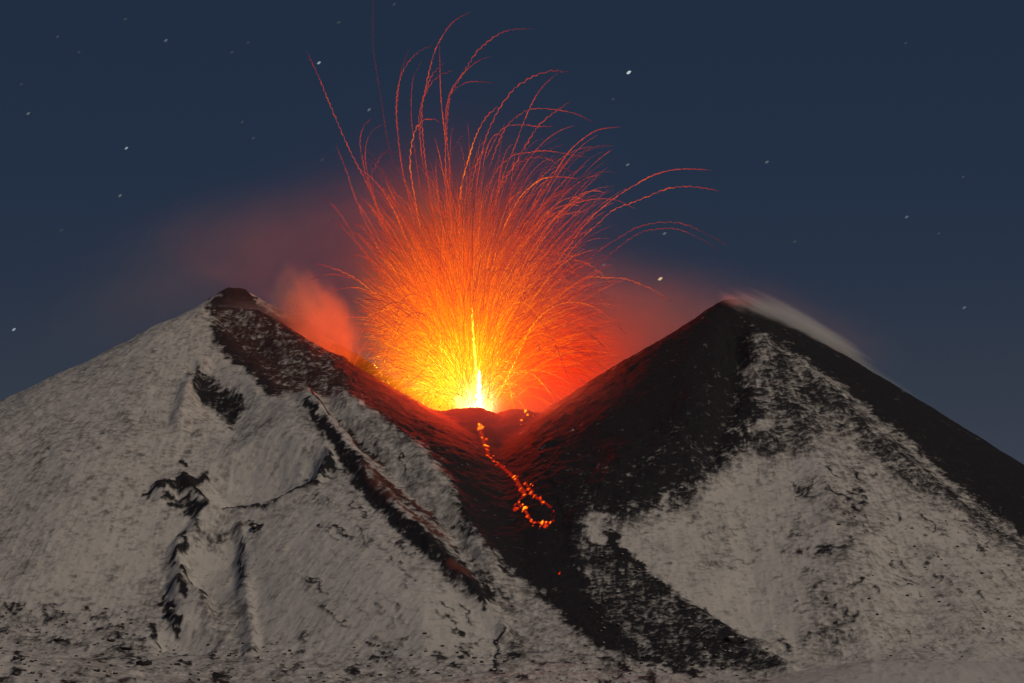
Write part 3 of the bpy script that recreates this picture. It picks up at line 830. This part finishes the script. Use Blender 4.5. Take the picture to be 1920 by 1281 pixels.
def slope_patch(name, c, r, mat, parent, seed, heat):
    """irregular pool lying on the slope, following the ground"""
    rr = np.random.default_rng(seed)
    n, rings = 12, 4
    V, Ht = [[0, 0]], [1.0]
    prof = 1 + .75 * (rr.random(n) - .5)
    lean, ex = rr.uniform(-.5, .05), rr.uniform(.7, 1.05)
    for k in range(1, rings + 1):
        for s in range(n):
            a = s * 2 * math.pi / n
            rad = r * k / rings * prof[s]
            V.append([math.cos(a) * rad * ex - math.sin(a) * rad * lean * 1.3, math.sin(a) * rad * 1.6]); Ht.append(1 - .55 * (k / rings) ** 2)
    V = np.array(V) + c[:2]
    z = height(V[:, 0], V[:, 1]) + .25 + .9 * (np.array(Ht) - .45)
    F = [[0, 1 + s, 1 + (s + 1) % n] for s in range(n)]
    for k in range(1, rings):
        a0, b0 = 1 + (k - 1) * n, 1 + k * n
        for s in range(n):
            s1 = (s + 1) % n
            F += [[a0 + s, b0 + s, b0 + s1], [a0 + s, b0 + s1, a0 + s1]]
    return mesh_obj(name, np.column_stack([V, z]), np.array(F), mat, parent, attrs={"lava_heat": np.array(Ht) * heat})

# ------------------------------------------------------------------ lava flow down the gully
flow_top = hit(899, 800)
flow = empty("lava_flow", flow_top, "narrow glowing lava flow running from the vent down the dark gully to a loop", "lava flow")
def child(o, root):
    o.parent = root
    o.matrix_parent_inverse.identity()
    o.location = tuple(-np.array(root.location))
    return o
PATCH = [(899, 798, 7, 1.0), (901, 804, 5, .95), (904, 822, 3.5, .8), (912, 825, 3.5, .72), (911, 836, 5.5, .98), (912, 844, 5, .6), (914, 855, 4, .7), (920, 860, 3, .8), (925, 856, 3, .75),
         (926, 867, 4, .55), (933, 868, 3.6, .72), (930, 873, 3, .45), (945, 876, 3, .4), (956, 892, 3, .42), (964, 895, 4, .85), (966, 899, 3, .8), (970, 910, 3, .42), (976, 918, 4, .72),
         (983, 929, 4.5, .72), (984, 908, 3.5, .72), (995, 909, 4.5, .8), (991, 918, 3.5, .7), (996, 925, 4, .65), (1002, 931, 3.5, .6), (1013, 936, 4, .66), (1019, 942, 4, .7),
         (1033, 952, 2.0, .26), (1038, 959, 2.4, .24), (1039, 970, 2.2, .22), (973, 943, 3.5, .8), (980, 947, 4, .9), (983, 954, 5.5, .98), (969, 955, 5, .45), (966, 948, 3, .4), (989, 969, 4, .66),
         (996, 977, 3.6, .68), (1002, 981, 3, .66), (1016, 981, 6, 1.0), (1024, 981, 4, .8), (1032, 980, 4, .78), (1013, 988, 4, .48), (1023, 987, 4, .5), (1037, 978, 2, .3)]
for i, (px, py, r, ht) in enumerate(PATCH):
    c = hit(px, py)
    child(slope_patch("molten_patch", c, r * MPX * (.6 + .55 * ((i * 7919) % 10) / 9), MAT_FLOW, None, i, ht * .9), flow)
for i, (px, py, r, ht) in enumerate(PATCH):
    if i % 5 == 4: continue
    rr = random.Random(i)
    px, py = px + rr.uniform(-7, 5), py + rr.uniform(-4, 6)
    child(slope_patch("molten_patch", hit(px, py), rr.uniform(.5, 1.1), MAT_FLOW, None, 300 + i, ht * rr.uniform(.5, .85)), flow)
def ribbon(pts, w, mat, heat):
    c = np.array([hit(*p) for p in pts])
    P = smooth_path(c[:, :2], 1.5)
    T = np.gradient(P, axis=0); T /= np.linalg.norm(T, axis=1)[:, None] + 1e-9
    Nn = np.stack([-T[:, 1], T[:, 0]], -1)
    off = np.array([-1, -.5, 0, .5, 1.0])
    rr = np.random.default_rng(5)
    ww = w * (.7 + .6 * fbm(np.arange(len(P)) / 6.0, np.zeros(len(P)) + w, 2))
    V = P[:, None] + Nn[:, None] * (off[None, :] * ww[:, None])[..., None]
    z = height(V[..., 0], V[..., 1]) + .12 + .5 * (1 - off ** 2)[None]
    return np.concatenate([V, z[..., None]], -1).reshape(-1, 3), grid_faces(len(P), 5), np.tile(heat * (1 - .6 * off ** 2), len(P))
for pts, w, ht in [([(899, 795), (905, 822), (911, 838), (918, 858), (934, 870), (950, 884), (965, 897), (978, 919), (985, 931)], 2.4, .27),
                   ([(985, 905), (993, 918), (1003, 932), (1020, 942), (1033, 952)], 1.3, .22), ([(985, 931), (972, 942), (983, 955), (992, 972), (1003, 981), (1032, 981)], 1.4, .26)]:
    V, F, Hq = ribbon(pts, w, MAT_FLOW, ht)
    child(mesh_obj("crusted_channel", V, F, MAT_FLOW, None, attrs={"lava_heat": Hq}), flow)
ember = slope_patch("ember", hit(1049, 1076), 1.3, MAT_FLOW, None, 99, .5)
tag(ember, "lone small red ember on the dark gully below the lava loop", "ember")
CLOTS = [(985, 772, "yellow-orange lava clot on the vent rim right of the fountain"), (989, 779, "pale glowing lava clot just under the right rim's highest one"),
         (978, 789, "pinkish glowing lava clot halfway down the right rim"), (977, 797, "small red lava clot, lowest on the right rim"), (1000, 781, "dim red lava clot at the right end of the vent rim")]
for i, (px, py, label) in enumerate(CLOTS):
    o = slope_patch("lava_clot", hit(px, py), (2.4, 1.6, 1.6, 1.0, 1.3)[i], MAT_FLOW, None, 40 + i, (1, .9, .85, .7, .5)[i])
    tag(o, label, "lava clot", "glowing lava clots on the right rim")
VV, FF, HT, base = [], [], [], 0
for k in range(150):
    px = random.uniform(700, 872); py = random.uniform(712, 768)
    py = min(772, 706 + (px - 700) * .55) - 46 * random.random() ** 1.6
    c = at(px, py, 440 + random.uniform(-12, 40))
    V, F = lump_mesh("", c, random.uniform(.35, .85), None, seed=k, flat=.9)
    VV.append(V); FF.append(F + base); base += len(V); HT.append(np.full(len(V), random.uniform(.55, .95)))
sp = mesh_obj("spatter", np.vstack(VV), np.vstack(FF), MAT_STREAK, attrs={"lava_heat": np.concatenate(HT)}, smooth=False)
tag(sp, "glowing orange spatter showering down behind the left slope beside the vent", "spatter", kind="stuff")

# ------------------------------------------------------------------ incandescent mist of the fountain (gives off its own light), plus lava-lit smoke painted as glow
def mist_material(blobs):
    m, N, L = new_mat("incandescent_mist")
    out, em = mk(N, "ShaderNodeOutputMaterial"), mk(N, "ShaderNodeEmission")
    geo = mk(N, "ShaderNodeNewGeometry")
    tot = outer = None
    for q, (c, s, col) in enumerate(blobs):
        a = mk(N, "ShaderNodeVectorMath", operation='SUBTRACT'); L.new(geo.outputs["Position"], a.inputs[0]); a.inputs[1].default_value = tuple(c)
        b = mk(N, "ShaderNodeVectorMath", operation='DIVIDE'); L.new(a.outputs[0], b.inputs[0]); b.inputs[1].default_value = tuple(s)
        d = mk(N, "ShaderNodeVectorMath", operation='DOT_PRODUCT'); L.new(b.outputs[0], d.inputs[0]); L.new(b.outputs[0], d.inputs[1])
        e = mk(N, "ShaderNodeMath", operation='MULTIPLY'); L.new(d.outputs["Value"], e.inputs[0]); e.inputs[1].default_value = -.5
        x = mk(N, "ShaderNodeMath", operation='EXPONENT'); L.new(e.outputs[0], x.inputs[0])
        sc = mk(N, "ShaderNodeVectorMath", operation='SCALE'); L.new(x.outputs[0], sc.inputs[3])
        sc.inputs[0].default_value = tuple(v / (s[1] * 2.507) for v in col)
        if tot is None: tot = sc
        else:
            ad = mk(N, "ShaderNodeVectorMath", operation='ADD'); L.new(tot.outputs[0], ad.inputs[0]); L.new(sc.outputs[0], ad.inputs[1]); tot = ad
        if q == 3: outer = sc
        elif q > 3:
            ad = mk(N, "ShaderNodeVectorMath", operation='ADD'); L.new(outer.outputs[0], ad.inputs[0]); L.new(sc.outputs[0], ad.inputs[1]); outer = ad
    nz = mk(N, "ShaderNodeTexNoise"); nz.inputs["Scale"].default_value = .02; nz.inputs["Detail"].default_value = 3
    L.new(geo.outputs["Position"], nz.inputs["Vector"])
    mr = mk(N, "ShaderNodeMapRange"); L.new(nz.outputs["Fac"], mr.inputs[0]); mr.inputs[1].default_value = .3; mr.inputs[2].default_value = .7; mr.inputs[3].default_value = .72; mr.inputs[4].default_value = 1.28
    fin = mk(N, "ShaderNodeVectorMath", operation='SCALE'); L.new(tot.outputs[0], fin.inputs[0]); L.new(mr.outputs[0], fin.inputs[3])
    L.new(fin.outputs[0], em.inputs["Color"]); em.inputs["Strength"].default_value = 1
    sx = mk(N, "ShaderNodeSeparateXYZ"); L.new(outer.outputs[0], sx.inputs[0])
    ab = mk(N, "ShaderNodeVolumeAbsorption"); ab.inputs["Color"].default_value = (.96, .35, .0, 1)      # absorption added to take the blue out of the glow
    am = mk(N, "ShaderNodeMath", operation='MULTIPLY'); L.new(sx.outputs["X"], am.inputs[0]); am.inputs[1].default_value = 3.0; L.new(am.outputs[0], ab.inputs["Density"])
    av = mk(N, "ShaderNodeAddShader"); L.new(em.outputs[0], av.inputs[0]); L.new(ab.outputs[0], av.inputs[1])
    L.new(av.outputs[0], out.inputs["Volume"])
    m.cycles.emission_sampling = 'NONE'
    return m

def P3(px, py, y=VY): return at(px, py, y)
def blob(px, py, sx, sz, sy, col): return (P3(px, py), (sx * MPX, sy, sz * MPX), col)
BLOBS = [
    blob(893, 752, 17, 22, 10, (9, 7, 4)),
    blob(860, 698, 54, 54, 23, (2.8, 1.95, .01)),
    blob(850, 640, 76, 96, 36, (1.0, .235, .0)),
    blob(840, 560, 80, 98, 45, (.48, .095, .0)),
    blob(852, 470, 120, 105, 60, (.10, .006, .003)),
    blob(880, 640, 150, 105, 55, (.13, .007, .003)),
    blob(1020, 700, 90, 66, 42, (.75, .045, .0)),  # smoke beside the fountain, the lava's red light on it painted as emission
]
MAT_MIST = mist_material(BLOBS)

def ellipsoid(name, centre, radii, mat, rot=(0, 0, 0), seg=32, rings=18):
    th, ph = np.meshgrid(np.linspace(0, 2 * math.pi, seg, endpoint=False), np.linspace(0.02, math.pi - .02, rings))
    V = np.stack([np.cos(th) * np.sin(ph), np.sin(th) * np.sin(ph), np.cos(ph)], -1).reshape(-1, 3)
    i = np.arange(seg * rings).reshape(rings, seg); j = np.roll(i, -1, 1)
    q = np.stack([i[:-1], i[1:], j[1:], j[:-1]], -1).reshape(-1, 4)
    F = np.concatenate([q[:, [0, 1, 2]], q[:, [0, 2, 3]],
                        np.array([[i[0, 0], i[0, s], i[0, s + 1]] for s in range(1, seg - 1)]), np.array([[i[-1, 0], i[-1, s + 1], i[-1, s]] for s in range(1, seg - 1)])])
    o = mesh_obj(name, V, F, mat)
    o.location, o.scale, o.rotation_euler = tuple(centre), radii, rot
    return o

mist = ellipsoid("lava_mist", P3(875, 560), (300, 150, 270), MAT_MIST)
tag(mist, "incandescent orange mist of fine lava spray, with lava-lit smoke, yellow to white at the vent", "lava mist", kind="stuff")

# ------------------------------------------------------------------ steam and smoke, lit by the lava and the moon
def smoke_material(name, density, colour, scale=2.0, stretch=(1, 1, 1), lo=.3, hi=.7, power=2.0, aniso=0.0, warp=.45):
    m, N, L = new_mat(name)
    out, pv = mk(N, "ShaderNodeOutputMaterial"), mk(N, "ShaderNodeVolumePrincipled")
    pv.inputs["Color"].default_value = (*colour, 1)
    pv.inputs["Anisotropy"].default_value = aniso
    tc = mk(N, "ShaderNodeTexCoord")
    mp = mk(N, "ShaderNodeMapping"); mp.inputs["Scale"].default_value = stretch; L.new(tc.outputs["Object"], mp.inputs[0])
    w = mk(N, "ShaderNodeTexNoise"); w.inputs["Scale"].default_value = scale * .7; w.inputs["Detail"].default_value = 4; L.new(mp.outputs[0], w.inputs["Vector"])
    ws = mk(N, "ShaderNodeVectorMath", operation='SUBTRACT'); L.new(w.outputs["Color"], ws.inputs[0]); ws.inputs[1].default_value = (.5, .5, .5)
    wm = mk(N, "ShaderNodeVectorMath", operation='SCALE'); L.new(ws.outputs[0], wm.inputs[0]); wm.inputs[3].default_value = warp * 2
    wa = mk(N, "ShaderNodeVectorMath", operation='ADD'); L.new(tc.outputs["Object"], wa.inputs[0]); L.new(wm.outputs[0], wa.inputs[1])
    def fall(sock, p):
        dt = mk(N, "ShaderNodeVectorMath", operation='DOT_PRODUCT'); L.new(sock, dt.inputs[0]); L.new(sock, dt.inputs[1])
        one = mk(N, "ShaderNodeMath", operation='SUBTRACT', use_clamp=True); one.inputs[0].default_value = 1; L.new(dt.outputs["Value"], one.inputs[1])
        pw = mk(N, "ShaderNodeMath", operation='POWER'); L.new(one.outputs[0], pw.inputs[0]); pw.inputs[1].default_value = p
        return pw.outputs[0]
    f = mk(N, "ShaderNodeMath", operation='MULTIPLY'); L.new(fall(wa.outputs[0], power), f.inputs[0]); L.new(fall(tc.outputs["Object"], .6), f.inputs[1])
    nz = mk(N, "ShaderNodeTexNoise"); nz.inputs["Scale"].default_value = scale; nz.inputs["Detail"].default_value = 5; nz.inputs["Roughness"].default_value = .6
    L.new(mp.outputs[0], nz.inputs["Vector"])
    mr = mk(N, "ShaderNodeMapRange", interpolation_type='SMOOTHSTEP'); L.new(nz.outputs["Fac"], mr.inputs[0]); mr.inputs[1].default_value = lo; mr.inputs[2].default_value = hi
    a = mk(N, "ShaderNodeMath", operation='MULTIPLY'); L.new(f.outputs[0], a.inputs[0]); L.new(mr.outputs[0], a.inputs[1])
    b = mk(N, "ShaderNodeMath", operation='MULTIPLY'); L.new(a.outputs[0], b.inputs[0]); b.inputs[1].default_value = density
    L.new(b.outputs[0], pv.inputs["Density"])
    L.new(pv.outputs[0], out.inputs["Volume"])
    return m

def smoke(name, px, py, y, rx, rz, ry, roll, density, colour, label, cat, **kw):
    o = ellipsoid(name, at(px, py, y), (rx * MPX, ry, rz * MPX), smoke_material(name, density, colour, **kw), rot=(0, math.radians(roll), 0))
    return tag(o, label, cat, kind="stuff")

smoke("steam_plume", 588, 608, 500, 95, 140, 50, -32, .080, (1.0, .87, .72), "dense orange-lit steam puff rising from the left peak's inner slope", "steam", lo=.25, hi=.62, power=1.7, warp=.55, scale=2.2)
smoke("smoke", 470, 480, 640, 580, 190, 100, -18, .0066, (.97, .70, .64), "broad thin red smoke drifting left behind the left peak", "smoke", lo=.1, hi=.8, scale=1.3, stretch=(1.6, 1, 1), power=2.2, warp=.3)
smoke("smoke", 1195, 618, 620, 600, 180, 100, 6, .020, (.97, .70, .64), "thin red smoke bank between the fountain and the right peak", "smoke", lo=.1, hi=.8, scale=1.3, stretch=(1.6, 1, 1), power=2.0, warp=.3)
smoke("steam_veil", 480, 580, 500, 110, 26, 25, 8, .016, (.95, .95, .95), "thin pinkish steam veil across the left summit's crater rim", "steam", lo=.2, hi=.7, stretch=(1, 1, 2))
smoke("snow_plume", 1500, 628, 402, 176, 46, 30, 29, .40, (.985, .985, .985), "pale wind-blown snow plume streaming off the right summit", "blown snow", lo=.2, hi=.7, stretch=(.45, 1, 1.8), scale=2.4, power=1.8, aniso=-.3, warp=.4)
smoke("snow_plume", 1630, 704, 408, 150, 22, 24, 32, .07, (.985, .985, .985), "thin tail of blown snow lower down the right skyline", "blown snow", lo=.2, hi=.7, stretch=(.45, 1, 1.8), power=1.8, aniso=-.3, warp=.4)
smoke("gas_haze", 925, 785, 290, 330, 150, 110, 0, .0055, (.97, .62, .60), "thin red-lit gas haze hanging before the vent rim and upper gully", "gas haze", lo=.0, hi=.6, scale=1.0, power=1.6, warp=.2)
c = hit(850, 965)
smoke("steam_wisp", 850, 962, c[1] - 4, 22, 13, 6, 35, .12, (.95, .9, .9), "small reddish steam wisp at the left edge of the dark gully", "steam")
c = hit(1425, 1215)
smoke("steam_wisp", 1430, 1205, c[1] - 8, 38, 22, 12, -20, .05, (.8, .8, .8), "small grey dust wisp at the foot of the right peak", "dust")

# light thrown out by the upper part of the fountain
for (px, py, e, r, col, dy) in [(872, 738, 7.5e7, 10, (1, .135, .008), 0), (888, 690, 2.4e6, 10, (1, .035, .006), -95), (850, 600, 5.0e6, 20, (1, .07, .008), 0)]:
    ld = bpy.data.lights.new("fountain_light", 'POINT')
    ld.energy, ld.shadow_soft_size, ld.color = e, r, col
    lo = bpy.data.objects.new("fountain_light", ld)
    COL.objects.link(lo)
    lo.location = tuple(P3(px, py, VY + dy))

# ------------------------------------------------------------------ boulders and rubble
def rock_material():
    m, N, L = new_mat("basalt")
    out, bs = mk(N, "ShaderNodeOutputMaterial"), mk(N, "ShaderNodeBsdfPrincipled")
    bs.inputs["Roughness"].default_value = .9
    geo = mk(N, "ShaderNodeNewGeometry")
    n1 = mk(N, "ShaderNodeTexNoise"); n1.inputs["Scale"].default_value = .7; n1.inputs["Detail"].default_value = 5; L.new(geo.outputs["Position"], n1.inputs["Vector"])
    sp_ = mk(N, "ShaderNodeSeparateXYZ"); L.new(geo.outputs["Normal"], sp_.inputs[0])
    ad = mk(N, "ShaderNodeMath", operation='MULTIPLY_ADD'); L.new(n1.outputs["Fac"], ad.inputs[0]); ad.inputs[1].default_value = .8; L.new(sp_.outputs["Z"], ad.inputs[2])
    mr = mk(N, "ShaderNodeMapRange"); L.new(ad.outputs[0], mr.inputs[0]); mr.inputs[1].default_value = 1.12; mr.inputs[2].default_value = 1.3
    mx = mk(N, "ShaderNodeMix", data_type='RGBA'); L.new(mr.outputs[0], mx.inputs[0]); mx.inputs[6].default_value = (.035, .032, .034, 1); mx.inputs[7].default_value = (.7, .68, .65, 1)
    L.new(mx.outputs[2], bs.inputs["Base Color"]); L.new(bs.outputs[0], out.inputs["Surface"])
    return m
MAT_ROCK = rock_material()
BOULD = [(270, 1247, 11, .75, "dark pointed boulder standing in the snow near the lower left corner"), (237, 1217, 10, .45, "long low dark boulder just behind the pointed one"),
         (333, 1247, 6, .6, "small dark boulder right of the pointed one in the foreground"), (209, 1202, 6, .6, "small dark boulder where the left slope meets the foreground"),
         (30, 1236, 5, .8, "small dark rock at the far lower left"), (183, 1259, 5, .6, "small dark rock below and left of the pointed boulder"),
         (112, 1201, 8, .4, "long flat dark rock on the lower left snow"), (1372, 1204, 12, .6, "big dark boulder on the crest of the rough lava lobe"),
         (1400, 1206, 7, .7, "dark boulder just right of the big one on the lava lobe"), (925, 1258, 6, .5, "dark rock below the end of the snowy buttress"),
         (928, 1240, 4, .6, "small dark rock between the buttress end and a lower rock"), (936, 1226, 4, .6, "small dark rock right under the buttress tip"),
         (830, 1212, 4, .5, "small dark stone alone on the smooth buttress snow"), (797, 1188, 4, .5, "small dark stone higher on the smooth buttress snow"),
         (320, 1150, 8, .9, "dark upright boulder on the snow-capped outcrop"), (478, 991, 8, .6, "black boulder on the upper corner of the smooth snow face")]
for i, (px, py, r, fl, label) in enumerate(BOULD):
    c = hit(px, py)
    o = lump("boulder", c + [0, 0, r * MPX * fl * .3], r * MPX * .85, MAT_ROCK, seed=200 + i, flat=fl, rough=.3)
    tag(o, label, "boulder", "dark boulders on the snow")
VV, FF, base = [], [], 0
def scatter(n, x0, x1, y0, y1, rmin, rmax, bare=0):
    global base
    for k in range(n):
        qx, qy = random.uniform(x0, x1), random.uniform(y0, y1)
        if survey(MAP, np.array([qx]), np.array([qy]))[0] < bare: continue
        c = hit(qx, qy)
        r = rmin + (rmax - rmin) * random.random() ** 3
        V, F = lump_mesh("", c + [0, 0, r * .2], r, None, seed=1000 + base, flat=random.uniform(.45, .9))
        VV.append(V); FF.append(F + base); base += len(V)
scatter(260, 1560, 1919, 960, 1236, .35, 1.6)
scatter(620, 1, 1440, 1205, 1279, .3, 1.9)
scatter(160, 1, 260, 1140, 1205, .4, 1.6)
scatter(260, 1100, 1470, 1010, 1250, .5, 2.2, .55)
rub = mesh_obj("rubble", np.vstack(VV), np.vstack(FF), MAT_ROCK, smooth=False)
tag(rub, "dark stones strewn over the lower snow slopes", "rubble", kind="stuff")

# ------------------------------------------------------------------ stars
def star_material(name, col, e):
    m, N, L = new_mat(name)
    out, em = mk(N, "ShaderNodeOutputMaterial"), mk(N, "ShaderNodeEmission")
    em.inputs["Color"].default_value = (*col, 1); em.inputs["Strength"].default_value = e
    L.new(em.outputs[0], out.inputs["Surface"])
    m.cycles.emission_sampling = 'NONE'
    return m
STARM = {"w": star_material("star_white", (.85, 1, .95), .62), "y": star_material("star_yellow", (1, .80, .45), .75), "b": star_material("star_blue", (.72, .9, 1), .36),
         "d": star_material("star_dim", (.70, .85, 1), .14), "f": star_material("star_faint", (.65, .8, 1), .068)}
STARS = [(1179, 136, 6, "w", "brightest white star, high in the sky right of the fountain"), (1238, 523, 6, "y", "bright yellow star between the fountain and the right peak"),
         (598, 118, 5, "b", "bright star beside the tip of the longest left streak"), (26, 618, 5, "b", "bright star low at the left edge above the left slope"),
         (237, 278, 4.5, "b", "bluish star alone in the middle of the left sky"), (225, 367, 5, "d", "dim star below the bluish one in the left sky"),
         (692, 206, 5, "d", "dim star just above the fountain's small left hooks"), (1246, 438, 5, "d", "dim star inside the outermost right arch"),
         (1177, 309, 5, "d", "dim star above the two longest right streaks"), (1438, 304, 5, "d", "dim star in the right sky, beyond the longest right streaks"),
         (1700, 407, 5, "d", "dim star, the clearest in the far right sky"), (1808, 577, 5, "d", "dim star low in the right sky above the dark right slope"),
         (1490, 453, 5, "f", "faint star above the right peak's blown snow"), (1760, 438, 4.5, "f", "faint star just right of the clearest far right star"),
         (1806, 332, 4.5, "f", "faint star high near the right edge"), (1698, 81, 4, "f", "faint star near the top of the far right sky"),
         (53, 213, 5, "d", "dim star near the left edge, upper sky"), (311, 76, 5, "d", "dim star near the top, left of the fountain"),
         (108, 69, 4.5, "f", "faint star in the top left corner"), (235, 36, 4.5, "f", "faint star at the top edge on the left"), (435, 98, 4.5, "f", "faint star high between the left corner and the fountain"),
         (465, 80, 4, "f", "fainter star just right of another high in the left sky"), (454, 229, 4.5, "f", "faint upper star of a close pair left of the fountain"),
         (475, 259, 4.5, "f", "faint lower star of a close pair left of the fountain"), (604, 300, 5, "f", "faint star left of the fountain's straight left streak"),
         (115, 432, 4.5, "f", "faint star above the left slope near the left edge"), (279, 435, 5, "f", "faint star above the left end of the red smoke"),
         (353, 504, 5, "f", "faint star within the red smoke over the left slope"), (40, 158, 4, "f", "faint star above the dim one at the left edge"), (148, 98, 4, "f", "faint star just below the top left corner star"),
         (635, 42, 5, "f", "faint star at the top, left of the fountain"), (739, 8, 5, "f", "faint star at the top edge over the fountain"), (1150, 186, 4.5, "f", "faint star just below the brightest white one"),
         (921, 440, 4.5, "d", "dim star shining through the fountain's right half"), (1132, 497, 4.5, "d", "dim star in the red haze right of the fountain")]
for i, (px, py, r, k, label) in enumerate(STARS):
    c = at(px, py, 26000)
    sc = 29000 / 6000.0
    V = np.array([[1, 0, 0], [0, 0, .55], [-1, 0, 0], [0, 0, -.55], [0, .5, 0], [0, -.5, 0], [.62, 0, .42], [-.62, 0, -.42]], float)
    F = np.array([[4, 0, 6], [4, 6, 1], [4, 1, 2], [4, 2, 7], [4, 7, 3], [4, 3, 0], [5, 6, 0], [5, 1, 6], [5, 2, 1], [5, 7, 2], [5, 3, 7], [5, 0, 3]])
    o = mesh_obj("star", V * r * .85 * sc, F, STARM[k])
    o.location, o.rotation_euler = tuple(c), (0, math.radians(-22 + random.uniform(-6, 6)), 0)
    tag(o, label, "star", "stars in the night sky")
print("objects", len(bpy.data.objects))
